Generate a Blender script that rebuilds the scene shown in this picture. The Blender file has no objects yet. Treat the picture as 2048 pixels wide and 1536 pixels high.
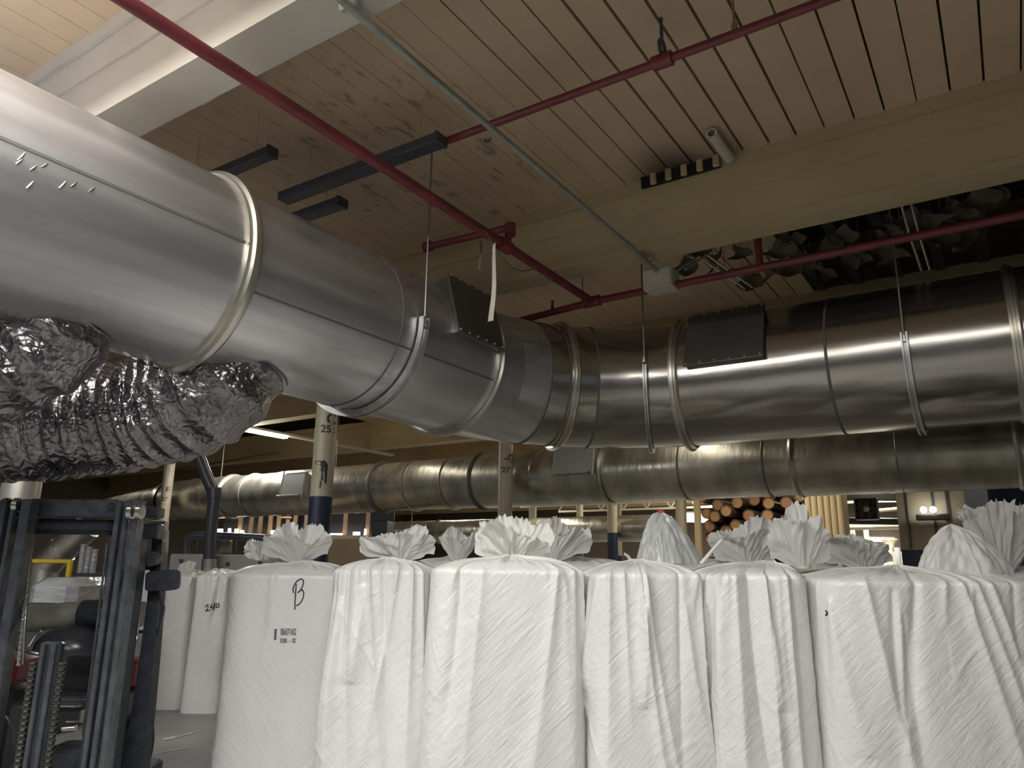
import bpy, math, random
import numpy as np
from mathutils import Vector, Matrix
from mathutils.bvhtree import BVHTree

# ------------------------------------------------------------------ camera, world, lights, exposure
SC = bpy.context.scene
COL = SC.collection
H = 1.65
FPX = 1500.0
PITCH, ROLL, YAW = math.radians(13.7), math.radians(0.75), math.radians(33.4)
F0 = np.array([-math.sin(YAW), math.cos(YAW), 0.0])
R0 = np.array([math.cos(YAW), math.sin(YAW), 0.0])
Z0 = np.array([0, 0, 1.0])
FW = F0 * math.cos(PITCH) + Z0 * math.sin(PITCH)
UP_ = -F0 * math.sin(PITCH) + Z0 * math.cos(PITCH)
RT = R0 * math.cos(ROLL) + UP_ * math.sin(ROLL)
UP = UP_ * math.cos(ROLL) - R0 * math.sin(ROLL)
CAM = np.array([0, 0, H])

cam_d = bpy.data.cameras.new('camera')
cam_d.sensor_width = 36.0
cam_d.lens = 36.0 * FPX / 2048.0
cam_d.clip_start, cam_d.clip_end = 0.05, 200
cam = bpy.data.objects.new('camera', cam_d)
COL.objects.link(cam)
M = Matrix.Identity(4)
for i in range(3):
    M[i][0], M[i][1], M[i][2], M[i][3] = RT[i], UP[i], -FW[i], CAM[i]
cam.matrix_world = M
SC.camera = cam

SC.view_settings.view_transform = 'Standard'
SC.view_settings.look = 'None'
SC.view_settings.gamma = 1.0
SC.view_settings.use_curve_mapping = False
SC.view_settings.exposure = 1.1

W = bpy.data.worlds.new('factory_air')
SC.world = W
W.use_nodes = True
W.node_tree.nodes['Background'].inputs[0].default_value = (0.60, 0.62, 0.68, 1)
W.node_tree.nodes['Background'].inputs[1].default_value = 0.085


def area(name, loc, size, energy, color=(1, 0.96, 0.88), aim=(0, 0, -1), rz=0.0, spread=180):
    d = bpy.data.lights.new(name, 'AREA')
    d.shape = 'RECTANGLE'
    d.size, d.size_y = size
    d.energy = energy
    d.color = color
    d.spread = math.radians(spread)
    o = bpy.data.objects.new(name, d)
    COL.objects.link(o)
    o.location = loc
    q = Vector(aim).to_track_quat('-Z', 'Y').to_matrix().to_4x4()
    o.matrix_world = Matrix.Translation(loc) @ q @ Matrix.Rotation(rz, 4, 'Z')
    return o


# ceiling strip lights of the bay the camera stands in (rows along X, above and behind the frame)
for lx in (-6.4, -3.4, -0.6, 2.4):
    area('strip_light_row', (lx, 0.55, 4.42), (2.3, 0.16), {-6.4: 96, -3.4: 104, -0.6: 66, 2.4: 14}[lx], (1, 0.985, 0.95))
for lx in (-5.5, -2.5, 0.5):
    area('strip_light_row', (lx, -3.1, 4.42), (2.3, 0.16), 52, (1, 0.98, 0.94))
# added cool uplight imitating flare haze on the left planks and beam
area('added_haze_uplight', (-4.6, 0.2, 3.95), (2.2, 0.3), 9, (0.62, 0.70, 1.0), (0.15, 0.25, 1))
# work lights of the far bays, plus added fills brightening the rear duct
for lx, ly, e in ((-9, 13.6, 14), (-8.6, 8.1, 8), (-3.6, 8.5, 7), (-13, 17.2, 45), (-19, 9.0, 18), (-7.5, 20.5, 130), (-2.6, 21.5, 190), (-3, 27, 300), (-9, 28, 300), (-17, 25, 200), (-4.3, 14.2, 70), (1.0, 15.5, 25)):
    area('far_lamp_and_fill', (lx, ly, 4.2), (0.2, 2.4), e, (1, 0.93, 0.78))


# ------------------------------------------------------------------ picture -> world helpers
def ray(x, y):
    return FW + RT * (x - 1024) / FPX - UP * (y - 768) / FPX


def atz(x, y, z):
    d = ray(x, y); return CAM + d * (z - H) / d[2]


def aty(x, y, Y):
    d = ray(x, y); return CAM + d * Y / d[1]


def atx(x, y, X):
    d = ray(x, y); return CAM + d * X / d[0]


def atd(x, y, D):
    d = ray(x, y); return CAM + d * D / (d @ F0)


def V(p):
    return Vector((float(p[0]), float(p[1]), float(p[2])))


# ------------------------------------------------------------------ materials
MATS = {}


def ramp(nt, fac, stops):
    r = nt.nodes.new('ShaderNodeValToRGB')
    r.color_ramp.elements[0].position = stops[0][0]
    r.color_ramp.elements[0].color = (*stops[0][1], 1) if len(stops[0][1]) == 3 else stops[0][1]
    r.color_ramp.elements[1].position = stops[-1][0]
    r.color_ramp.elements[1].color = (*stops[-1][1], 1)
    for p, c in stops[1:-1]:
        e = r.color_ramp.elements.new(p); e.color = (*c, 1)
    nt.links.new(fac, r.inputs[0])
    return r.outputs[0]


def mat(name, base, rough=0.5, metal=0.0, col2=None, scale=(1, 1, 1), nscale=4.0, detail=4.0, contrast=(0.35, 0.65),
        bump=0.0, bscale=None, bsize=20.0, bdist=0.01, rvar=0.0, spec=0.5, transl=0.0, alpha=1.0, emit=None, aniso=0.0, trans=0.0, distort=0.0, vor=False):
    if name in MATS:
        return MATS[name]
    m = bpy.data.materials.new(name)
    m.use_nodes = True
    nt = m.node_tree
    b = nt.nodes['Principled BSDF']
    L = nt.links.new
    b.inputs['Base Color'].default_value = (*base, 1)
    b.inputs['Roughness'].default_value = rough
    b.inputs['Metallic'].default_value = metal
    b.inputs['Specular IOR Level'].default_value = spec
    b.inputs['Transmission Weight'].default_value = trans
    if alpha < 1:
        b.inputs['Alpha'].default_value = alpha
    if aniso:
        b.inputs['Anisotropic'].default_value = aniso
    tc = nt.nodes.new('ShaderNodeTexCoord')
    geo = nt.nodes.new('ShaderNodeNewGeometry')

    def noise(sc, s, d, dist=0.0):
        mp = nt.nodes.new('ShaderNodeMapping'); mp.inputs['Scale'].default_value = sc
        L(geo.outputs['Position'], mp.inputs[0])
        n = nt.nodes.new('ShaderNodeTexNoise')
        n.inputs['Scale'].default_value = s; n.inputs['Detail'].default_value = d
        n.inputs['Distortion'].default_value = dist
        L(mp.outputs[0], n.inputs['Vector'])
        return n.outputs['Fac']
    if col2 is not None:
        n = noise(scale, nscale, detail, distort)
        L(ramp(nt, n, [(contrast[0], base), (contrast[1], col2)]), b.inputs['Base Color'])
    if rvar:
        n = noise(scale, nscale * 0.7, detail)
        mr = nt.nodes.new('ShaderNodeMapRange')
        mr.inputs[1].default_value, mr.inputs[2].default_value = 0.3, 0.7
        mr.inputs[3].default_value, mr.inputs[4].default_value = max(0.02, rough - rvar), rough + rvar
        L(n, mr.inputs[0]); L(mr.outputs[0], b.inputs['Roughness'])
    if bump:
        if vor:
            mp = nt.nodes.new('ShaderNodeMapping'); mp.inputs['Scale'].default_value = bscale or (1, 1, 1)
            L(geo.outputs['Position'], mp.inputs[0])
            n1 = nt.nodes.new('ShaderNodeTexNoise'); n1.inputs['Scale'].default_value = bsize * 0.5; n1.inputs['Detail'].default_value = 2
            L(mp.outputs[0], n1.inputs['Vector'])
            mx = nt.nodes.new('ShaderNodeVectorMath'); mx.operation = 'MULTIPLY_ADD'
            mx.inputs[1].default_value = (0.18, 0.18, 0.18)
            L(n1.outputs['Color'], mx.inputs[0]); L(mp.outputs[0], mx.inputs[2])
            vo = nt.nodes.new('ShaderNodeTexVoronoi'); vo.inputs['Scale'].default_value = bsize
            L(mx.outputs[0], vo.inputs['Vector'])
            n = vo.outputs['Distance']
        else:
            n = noise(bscale or (1, 1, 1), bsize, 3)
        bp = nt.nodes.new('ShaderNodeBump'); bp.inputs['Strength'].default_value = bump
        bp.inputs['Distance'].default_value = bdist
        L(n, bp.inputs['Height']); L(bp.outputs[0], b.inputs['Normal'])
    if emit:
        b.inputs['Emission Color'].default_value = (*emit[0], 1)
        b.inputs['Emission Strength'].default_value = emit[1]
    if transl:
        t = nt.nodes.new('ShaderNodeBsdfTranslucent'); t.inputs[0].default_value = (*base, 1)
        mx = nt.nodes.new('ShaderNodeMixShader'); mx.inputs[0].default_value = transl
        out = nt.nodes['Material Output']
        L(b.outputs[0], mx.inputs[1]); L(t.outputs[0], mx.inputs[2]); L(mx.outputs[0], out.inputs[0])
    MATS[name] = m
    return m


M_PLANK = mat('cream_painted_concrete', (0.60, 0.46, 0.31), 0.6, col2=(0.52, 0.395, 0.26), nscale=1.3, contrast=(0.3, 0.7), bump=0.15, bsize=30, bdist=0.004)
M_BEAM = mat('cream_beam_paint', (0.49, 0.395, 0.225), 0.5, col2=(0.43, 0.345, 0.195), nscale=1.1, contrast=(0.35, 0.7), bump=0.12, bsize=25, bdist=0.004)
M_BEAMHAZE = mat('hazed_beam_paint', (0.50, 0.47, 0.40), 0.5, col2=(0.43, 0.40, 0.33), nscale=1.4, bump=0.1, bsize=25, bdist=0.004)  # paler beam paint; its grey tone also carries the flare haze
M_VOIDSHADE = mat('sooty_void_shade', (0.012, 0.011, 0.013), 0.9)  # near-black colour standing in for shade inside the vent openings
M_FLOOR = mat('grey_concrete_floor', (0.20, 0.20, 0.195), 0.42, col2=(0.30, 0.30, 0.29), nscale=1.2, detail=7, contrast=(0.4, 0.75), bump=0.05, bsize=40)
M_GALV = mat('galvanised_steel', (0.63, 0.63, 0.635), 0.33, 0.84, col2=(0.48, 0.475, 0.475), scale=(5, 0.3, 5), nscale=1.5, rvar=0.09, bump=0.22, bscale=(1.3, 0.4, 1.3), bsize=1.7, bdist=0.06, aniso=0.0)
M_GALVX = mat('galvanised_steel_run', (0.44, 0.415, 0.375), 0.20, 0.94, col2=(0.35, 0.33, 0.295), scale=(0.3, 5, 5), nscale=1.5, rvar=0.05, bump=0.18, bscale=(0.4, 1.3, 1.3), bsize=1.7, bdist=0.05)
M_GALVO = mat('old_galvanised_steel', (0.62, 0.59, 0.51), 0.33, 0.86, col2=(0.38, 0.365, 0.315), scale=(2.2, 1.2, 1.2), nscale=1.8, detail=6, rvar=0.10, bump=0.3, bscale=(4, 1, 1), bsize=3, bdist=0.02)
M_RIM = mat('bright_flange_steel', (0.60, 0.58, 0.52), 0.32, 0.9, col2=(0.48, 0.41, 0.30), nscale=3.0, contrast=(0.45, 0.75), bump=0.1, bsize=30, bdist=0.004)
M_PLATEREFL = mat('plate_steel_reflection_dark', (0.20, 0.195, 0.185), 0.42, 0.85, col2=(0.16, 0.155, 0.15), nscale=2, bump=0.05, bsize=10)  # plate colour darkened to stand for the dim ceiling it reflects
M_STRUT = mat('hanger_channel_zinc', (0.66, 0.66, 0.64), 0.38, 0.85, col2=(0.5, 0.5, 0.49), nscale=9, bump=0.1, bsize=40, bdist=0.003)
M_SEAM = mat('dark_seam_sealant', (0.10, 0.098, 0.095), 0.6)
M_FOIL = mat('crinkled_foil', (0.33, 0.305, 0.32), 0.25, 0.95, col2=(0.20, 0.185, 0.195), nscale=4, rvar=0.08, bump=0.55, bsize=19, bdist=0.022, vor=True)
M_RED = mat('red_sprinkler_paint', (0.20, 0.032, 0.04), 0.45, col2=(0.14, 0.026, 0.032), nscale=5, bump=0.05, bsize=40)
M_BRASS = mat('dull_brass', (0.35, 0.27, 0.13), 0.4, 0.8)
M_COND = mat('grey_conduit_paint', (0.36, 0.36, 0.31), 0.45, 0.3, col2=(0.28, 0.28, 0.25), nscale=6)
M_WHT = mat('old_white_paint', (0.62, 0.59, 0.50), 0.5, col2=(0.52, 0.49, 0.41), nscale=5)
M_BLACKFX = mat('dark_fixture_enamel', (0.05, 0.052, 0.065), 0.45)
M_BAG = mat('white_woven_liner', (0.79, 0.785, 0.76), 0.30, col2=(0.745, 0.745, 0.72), nscale=2.2, contrast=(0.3, 0.7), spec=0.5)
M_TUFT = mat('white_liner_neck', (0.80, 0.80, 0.775), 0.42, bump=0.25, bsize=26, bdist=0.01, transl=0.28)
M_TUFTC = mat('clear_film_neck', (0.72, 0.74, 0.73), 0.2, bump=0.5, bsize=20, bdist=0.012, transl=0.35, alpha=0.75, spec=0.7)
M_INK = mat('black_marker_ink', (0.03, 0.03, 0.04), 0.6)
M_STENCIL = mat('black_stencil_paint', (0.035, 0.033, 0.035), 0.6)
M_REDTAG = mat('bright_red_tie', (0.75, 0.06, 0.05), 0.4)
M_COLM = mat('beige_column_paint', (0.47, 0.42, 0.31), 0.42, col2=(0.40, 0.35, 0.25), nscale=4, bump=0.06, bsize=20)
M_NAVY = mat('navy_column_paint', (0.018, 0.028, 0.062), 0.45, col2=(0.014, 0.02, 0.045), nscale=6)
M_FORK = mat('forklift_black_enamel', (0.030, 0.034, 0.042), 0.28, 0.0, col2=(0.045, 0.05, 0.06), nscale=14, bump=0.12, bsize=45, bdist=0.004, rvar=0.08, spec=0.6)
M_FORKG = mat('forklift_grey_enamel', (0.085, 0.095, 0.11), 0.25, 0.5, col2=(0.14, 0.155, 0.17), nscale=12, bump=0.35, bsize=40, bdist=0.004, spec=0.8, rvar=0.08)
M_CHROME = mat('oiled_steel', (0.62, 0.62, 0.58), 0.22, 1.0)
M_CHAIN = mat('greasy_chain_steel', (0.16, 0.155, 0.14), 0.35, 0.9)
M_FRED = mat('forklift_red_paint', (0.20, 0.022, 0.022), 0.4)
M_TUBEG = mat('dusty_grey_sleeve', (0.33, 0.33, 0.29), 0.5, 0.2, col2=(0.25, 0.25, 0.22), nscale=8, bump=0.15, bsize=18)
M_SEAT = mat('grey_seat_vinyl', (0.12, 0.122, 0.125), 0.6)
M_YEL = mat('safety_yellow_paint', (0.62, 0.44, 0.035), 0.4)
M_FILM = mat('grey_stretch_film', (0.34, 0.35, 0.355), 0.22, col2=(0.27, 0.275, 0.28), nscale=3, bump=0.6, bscale=(1, 1, 3), bsize=5, bdist=0.04, spec=0.7)
M_CARD = mat('brown_cardboard', (0.30, 0.225, 0.14), 0.75, col2=(0.26, 0.195, 0.12), nscale=3)
M_CARDD = mat('dark_cardboard', (0.20, 0.135, 0.085), 0.8)
M_KRAFT = mat('kraft_tube_end', (0.43, 0.255, 0.105), 0.75, col2=(0.33, 0.18, 0.07), nscale=5)
M_KRAFT2 = mat('reddish_kraft_tube_end', (0.36, 0.18, 0.09), 0.75, col2=(0.30, 0.145, 0.07), nscale=5)
M_TUBEW = mat('brown_tube_wall', (0.13, 0.075, 0.045), 0.7)
M_MACH = mat('pale_machine_paint', (0.42, 0.43, 0.42), 0.45, col2=(0.36, 0.37, 0.36), nscale=4)
M_MDARK = mat('slate_machine_paint', (0.055, 0.06, 0.075), 0.35)
M_WALL = mat('taupe_wall_paint', (0.25, 0.215, 0.15), 0.6, col2=(0.21, 0.18, 0.125), nscale=2)
M_FLUTE = mat('tan_fluted_paint', (0.44, 0.34, 0.19), 0.55)
M_BROWNW = mat('brown_far_wall', (0.11, 0.085, 0.065), 0.7)
M_FLAP = mat('torn_tan_insulation', (0.20, 0.17, 0.115), 0.7, col2=(0.13, 0.11, 0.075), nscale=7, bump=0.3, bsize=14)
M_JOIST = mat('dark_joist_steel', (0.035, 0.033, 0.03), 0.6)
M_LAMP = mat('lit_fluorescent_lens', (1, 1, 1), 0.4, emit=((1, 0.98, 0.9), 9.0))
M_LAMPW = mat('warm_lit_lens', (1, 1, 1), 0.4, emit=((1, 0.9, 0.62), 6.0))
M_ROPE = mat('grey_cable_sheath', (0.12, 0.115, 0.10), 0.6)


def bag_bump(m):
    nt = m.node_tree; L = nt.links.new
    b = nt.nodes['Principled BSDF']
    geo = nt.nodes.new('ShaderNodeNewGeometry')
    prev = None
    ma = nt.nodes.new('ShaderNodeMapping'); ma.inputs['Rotation'].default_value = (0, 0, -YAW)
    L(geo.outputs['Position'], ma.inputs[0])
    for ang, sc, size, st, dist in ((0.75, (1.0, 5, 7), 4.5, 0.42, 0.016), (-0.95, (1.0, 5, 8), 4.0, 0.30, 0.014), (0.5, (1, 1, 1), 5.0, 0.22, 0.03), (1.1, (1, 6, 9), 11.0, 0.25, 0.005), (0, (1, 1, 1), 150.0, 0.10, 0.002)):
        mb_ = nt.nodes.new('ShaderNodeMapping'); mb_.inputs['Rotation'].default_value = (0, ang, 0)
        L(ma.outputs[0], mb_.inputs[0])
        mp = nt.nodes.new('ShaderNodeMapping'); mp.inputs['Scale'].default_value = sc
        L(mb_.outputs[0], mp.inputs[0])
        n = nt.nodes.new('ShaderNodeTexNoise'); n.inputs['Scale'].default_value = size; n.inputs['Detail'].default_value = 4; n.inputs['Distortion'].default_value = 0.8
        L(mp.outputs[0], n.inputs['Vector'])
        bp = nt.nodes.new('ShaderNodeBump'); bp.inputs['Strength'].default_value = st; bp.inputs['Distance'].default_value = dist
        L(n.outputs['Fac'], bp.inputs['Height'])
        if prev: L(prev, bp.inputs['Normal'])
        prev = bp.outputs[0]
    L(prev, b.inputs['Normal'])


bag_bump(M_BAG)
# peeling patch and soot on the planks: marks with shapes of their own
nt = M_PLANK.node_tree
bs = nt.nodes['Principled BSDF']
geo = nt.nodes.new('ShaderNodeNewGeometry')
sep = nt.nodes.new('ShaderNodeSeparateXYZ'); nt.links.new(geo.outputs['Position'], sep.inputs[0])


def mathn(op, a, b=None, nt=nt):
    n = nt.nodes.new('ShaderNodeMath'); n.operation = op
    for i, v in enumerate((a, b)):
        if v is None: continue
        if isinstance(v, (int, float)): n.inputs[i].default_value = v
        else: nt.links.new(v, n.inputs[i])
    return n.outputs[0]


def blob(cx, cy, rx, ry, soft):
    dx = mathn('DIVIDE', mathn('SUBTRACT', sep.outputs[0], cx), rx)
    dy = mathn('DIVIDE', mathn('SUBTRACT', sep.outputs[1], cy), ry)
    d = mathn('SQRT', mathn('ADD', mathn('MULTIPLY', dx, dx), mathn('MULTIPLY', dy, dy)))
    mr = nt.nodes.new('ShaderNodeMapRange'); mr.interpolation_type = 'SMOOTHSTEP'
    mr.inputs[1].default_value, mr.inputs[2].default_value = 1.0, 1.0 - soft
    mr.inputs[3].default_value, mr.inputs[4].default_value = 0, 1
    nt.links.new(d, mr.inputs[0])
    return mr.outputs[0]


mp = nt.nodes.new('ShaderNodeMapping'); mp.inputs['Scale'].default_value = (1.0, 0.38, 1)
nt.links.new(geo.outputs['Position'], mp.inputs[0])
nz = nt.nodes.new('ShaderNodeTexNoise'); nz.inputs['Scale'].default_value = 10; nz.inputs['Detail'].default_value = 7; nz.inputs['Roughness'].default_value = 0.62; nz.inputs['Distortion'].default_value = 0.4
nt.links.new(mp.outputs[0], nz.inputs['Vector'])
fl = nt.nodes.new('ShaderNodeMapRange'); fl.inputs[1].default_value, fl.inputs[2].default_value = 0.55, 0.64
nt.links.new(nz.outputs['Fac'], fl.inputs[0])
peel = mathn('MULTIPLY', fl.outputs[0], blob(-3.9, 4.1, 1.35, 1.9, 0.45))
peel = mathn('MULTIPLY', peel, 0.6)
mixA = nt.nodes.new('ShaderNodeMix'); mixA.data_type = 'RGBA'
old = bs.inputs['Base Color'].links[0].from_socket
nt.links.new(old, mixA.inputs[6]); mixA.inputs[7].default_value = (0.135, 0.10, 0.085, 1)
nt.links.new(peel, mixA.inputs[0])
soot = mathn('MAXIMUM', blob(-1.98, 5.68, 0.55, 0.85, 0.80), mathn('MULTIPLY', blob(-1.6, 5.5, 0.40, 0.6, 0.9), 0.5))
mixB = nt.nodes.new('ShaderNodeMix'); mixB.data_type = 'RGBA'
nt.links.new(mixA.outputs[2], mixB.inputs[6]); mixB.inputs[7].default_value = (0.022, 0.02, 0.02, 1)
nt.links.new(mathn('MULTIPLY', soot, 0.95), mixB.inputs[0])
nt.links.new(mixB.outputs[2], bs.inputs['Base Color'])

# ------------------------------------------------------------------ mesh building
LOC = {}


class MB:
    def __init__(self):
        self.v = []; self.f = []

    def add(self, vs, fs):
        n = len(self.v)
        self.v.extend([tuple(map(float, p)) for p in vs])
        self.f.extend([tuple(i + n for i in f) for f in fs])
        return self

    def box(self, c, s, R=None):
        c = np.array(c, float); s = np.array(s, float) / 2
        P = []
        for dx in (-1, 1):
            for dy in (-1, 1):
                for dz in (-1, 1):
                    q = np.array([dx, dy, dz]) * s
                    if R is not None: q = R @ q
                    P.append(c + q)
        return self.add(P, [(0, 1, 3, 2), (4, 6, 7, 5), (0, 4, 5, 1), (2, 3, 7, 6), (0, 2, 6, 4), (1, 5, 7, 3)])

    def bbox(self, c, s, b=0.01, R=None):
        """box with chamfered edges: a small stack of inset rings along local z"""
        c = np.array(c, float); hx, hy, hz = np.array(s, float) / 2
        b = min(b, hx * 0.9, hy * 0.9, hz * 0.9)

        def ringp(ix, iy, z):
            k = b
            pts = [(ix - k, -iy), (ix, -iy + k), (ix, iy - k), (ix - k, iy), (-ix + k, iy), (-ix, iy - k), (-ix, -iy + k), (-ix + k, -iy)]
            return [np.array([x, y, z]) for x, y in pts]
        rings = [ringp(hx - b, hy - b, -hz), ringp(hx, hy, -hz + b), ringp(hx, hy, hz - b), ringp(hx - b, hy - b, hz)]
        P = [c + (R @ q if R is not None else q) for r in rings for q in r]
        F = []
        for k in range(3):
            for i in range(8):
                F.append((k * 8 + i, k * 8 + (i + 1) % 8, k * 8 + 8 + (i + 1) % 8, k * 8 + 8 + i))
        F.append(tuple(range(7, -1, -1))); F.append(tuple(range(24, 32)))
        return self.add(P, F)

    def tube(self, pts, r, n=12, caps=True, closed=False):
        pts = [np.array(p, float) for p in pts]
        m = len(pts)
        rr = r if hasattr(r, '__len__') else [r] * m
        T = []
        for i in range(m):
            a = pts[(i - 1) % m] if (closed or i > 0) else pts[i]
            b = pts[(i + 1) % m] if (closed or i < m - 1) else pts[i]
            t = b - a; T.append(t / (np.linalg.norm(t) + 1e-12))
        ref = np.array([0, 0, 1.0]) if abs(T[0][2]) < 0.9 else np.array([1.0, 0, 0])
        u = np.cross(ref, T[0]); u /= np.linalg.norm(u)
        P = []
        for i in range(m):
            u = u - T[i] * (u @ T[i]); u /= np.linalg.norm(u)
            w = np.cross(T[i], u)
            for k in range(n):
                a = 2 * math.pi * k / n
                P.append(pts[i] + rr[i] * (math.cos(a) * u + math.sin(a) * w))
        F = []
        for i in range(m if closed else m - 1):
            j = (i + 1) % m
            for k in range(n):
                F.append((i * n + k, i * n + (k + 1) % n, j * n + (k + 1) % n, j * n + k))
        if caps and not closed:
            F.append(tuple(range(n - 1, -1, -1))); F.append(tuple(range((m - 1) * n, m * n)))
        return self.add(P, F)

    def rev(self, o, ax, prof, n=48, a0=0.0, a1=2 * math.pi, up=(0, 0, 1), caps=False):
        """profile (distance along axis, radius) turned round the axis through o"""
        o = np.array(o, float); ax = np.array(ax, float); ax /= np.linalg.norm(ax)
        u = np.array(up, float); u = u - ax * (u @ ax)
        if np.linalg.norm(u) < 1e-3: u = np.array([1.0, 0, 0]); u = u - ax * (u @ ax)
        u /= np.linalg.norm(u)
        w = np.cross(ax, u)
        full = abs(a1 - a0 - 2 * math.pi) < 1e-6
        m = n if full else n + 1
        P = []
        for hgt, r in prof:
            for k in range(m):
                a = a0 + (a1 - a0) * k / n
                P.append(o + ax * hgt + r * (math.cos(a) * u + math.sin(a) * w))
        F = []
        for i in range(len(prof) - 1):
            for k in range(n):
                k2 = (k + 1) % m
                F.append((i * m + k, i * m + k2, (i + 1) * m + k2, (i + 1) * m + k))
        if caps:
            F.append(tuple(range(m - 1, -1, -1))); F.append(tuple(range((len(prof) - 1) * m, len(prof) * m)))
        return self.add(P, F)

    def grid(self, P, nu, nv, wrap=False):
        F = []
        for j in range(nv - 1):
            for i in range(nu if wrap else nu - 1):
                i2 = (i + 1) % nu
                F.append((j * nu + i, j * nu + i2, (j + 1) * nu + i2, (j + 1) * nu + i))
        return self.add(P, F)

    def build(self, name, m, parent=None, smooth=35, label=None):
        base = np.zeros(3)
        p = parent
        if parent is not None:
            base = LOC[parent.name]
        V_ = np.array(self.v)
        if parent is None:
            lo, hi = V_.min(0), V_.max(0)
            base = np.array([(lo[0] + hi[0]) / 2, (lo[1] + hi[1]) / 2, lo[2]])
        me = bpy.data.meshes.new(name)
        me.from_pydata([tuple(q) for q in (V_ - base)], [], self.f)
        me.validate()
        if smooth:
            me.polygons.foreach_set('use_smooth', [True] * len(me.polygons))
            me.set_sharp_from_angle(angle=math.radians(smooth))
        me.materials.append(m)
        o = bpy.data.objects.new(name, me)
        COL.objects.link(o)
        if parent is None:
            o.location = base
        else:
            o.parent = parent
        LOC[o.name] = base
        if label: o['label'] = label
        return o


def tag(o, label, cat, group=None, kind=None):
    o['label'] = label; o['category'] = cat
    if group: o['group'] = group
    if kind: o['kind'] = kind
    return o


def thing(name, loc, label, cat, group=None):
    o = bpy.data.objects.new(name, None)
    COL.objects.link(o)
    o.location = tuple(map(float, loc))
    o.empty_display_size = 0.1
    LOC[o.name] = np.array(loc, float)
    return tag(o, label, cat, group)


def struct(name, mb, m, smooth=35, label=None):
    o = mb.build(name, m, None, smooth)
    o['kind'] = 'structure'
    if label: o['label'] = label; o['category'] = name.split('_')[0]
    return o


def rotz(a):
    c, s = math.cos(a), math.sin(a)
    return np.array([[c, -s, 0], [s, c, 0], [0, 0, 1.0]])


RC = rotz(YAW)          # local x = camera right, local y = away from the camera (level)


# ================================================================== SETTING
ZC = 4.9
mb = MB(); mb.box((-15, 16, -0.1), (80, 64, 0.2))
fl_o = struct('floor', mb, M_FLOOR, 0, 'grey concrete factory floor with pale scuffs')

# ceiling planks along Y, split at the beams
BEAMS = [-5.01, -1.45, 2.11, 5.67, 9.23, 12.79, 16.35, 19.91, 23.47, 27.03, 30.59]
mb = MB()
rnd = random.Random(3)
for bi in range(len(BEAMS) - 1):
    y0, y1 = BEAMS[bi] + 0.02, BEAMS[bi + 1] - 0.02
    near = bi < 5
    step = 0.205 if near else 0.82
    x = -30.0 if not near else -12.3
    while x < 5.2:
        gap = 0.014 if near else 0.03
        if near and -6.5 < x < -2.5: gap = 0.004
        elif near: gap = rnd.choice((0.009, 0.016, 0.02))
        if bi == 3 and x > -1.75:
            break
        drop = rnd.uniform(-0.004, 0.004) if (near and x > -2.6) else 0
        mb.box((x + step / 2, (y0 + y1) / 2, ZC + 0.04 - drop), (step - gap, y1 - y0, 0.08))
        x += step
mb.box((-16, -0.5, ZC + 0.30), (52, 12.4, 0.04))
mb.box((-16, 22, ZC + 0.9), (52, 33, 0.04))
ceil_o = struct('ceiling', mb, M_PLANK, 0, 'cream painted plank ceiling with grooves and a peeling patch')

# beams: front ledges and deep web
for i, by in enumerate(BEAMS[1:]):
    mb = MB()
    mb.box((-13, by, (4.28 + ZC) / 2), (40, 0.26, ZC - 4.28))
    mb.box((-13, by, (4.60 + 4.80) / 2), (40, 0.30, 0.20))
    mb.box((-13, by, 4.86), (40, 0.36, 0.115))
    mb.box((-13, by, 4.30), (40, 0.275, 0.05))
    struct('ceiling_beam', mb, M_BEAMHAZE if i in (0, 1) else M_BEAM, 0)

# vent row broken into the plank ends: black slab painted for the shaded openings, short nubs
mb = MB()
vx0, vx1 = -2.30, -1.62
mb.box(((vx0 + vx1) / 2, 5.465, 4.852), (vx1 - vx0, 0.03, 0.10))
struct('trim_1', mb, M_VOIDSHADE, 0)
for k in range(5):
    mb = MB()
    x = vx0 + 0.115 + k * 0.135
    mb.bbox((x, 5.45, 4.856), (0.052, 0.05, 0.105), 0.006)
    struct('trim_%d' % (k + 2), mb, M_BEAM, 0)

# far walls and the taupe wall at the right
mb = MB(); mb.box((-15, 34, 2.6), (60, 0.3, 5.6)); struct('wall_back', mb, M_BROWNW, 0)
mb = MB(); mb.box((-30, 14, 2.6), (0.3, 44, 5.6)); struct('wall_left', mb, M_BROWNW, 0)
mb = MB()
wx = aty(1797, 1050, 18)[0]
mb.box(((wx + 7) / 2, 18.15, 3.6), (7 - wx, 0.3, 3.0))
struct('wall_right', mb, M_WALL, 0, 'taupe wall with navy lower band beyond the bags')
mb = MB(); mb.box(((wx + 7) / 2, 18.14, 1.05), (7 - wx, 0.3, 2.1)); struct('baseboard_right', mb, M_NAVY, 0)
mb = MB()
for px in (1817, 1870, 1899, 1940):
    a = aty(px, 1040, 17.98)
    mb.box((a[0], 17.98, 2.9), (0.05 if px != 1817 else 0.02, 0.03, 1.55))
struct('trim_7', mb, M_JOIST, 0)
mb = MB(); mb.box(((wx + 3) / 2, 17.8, 3.85), (3 - wx, 0.5, 0.5)); struct('trim_8', mb, M_WALL, 0)
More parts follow.
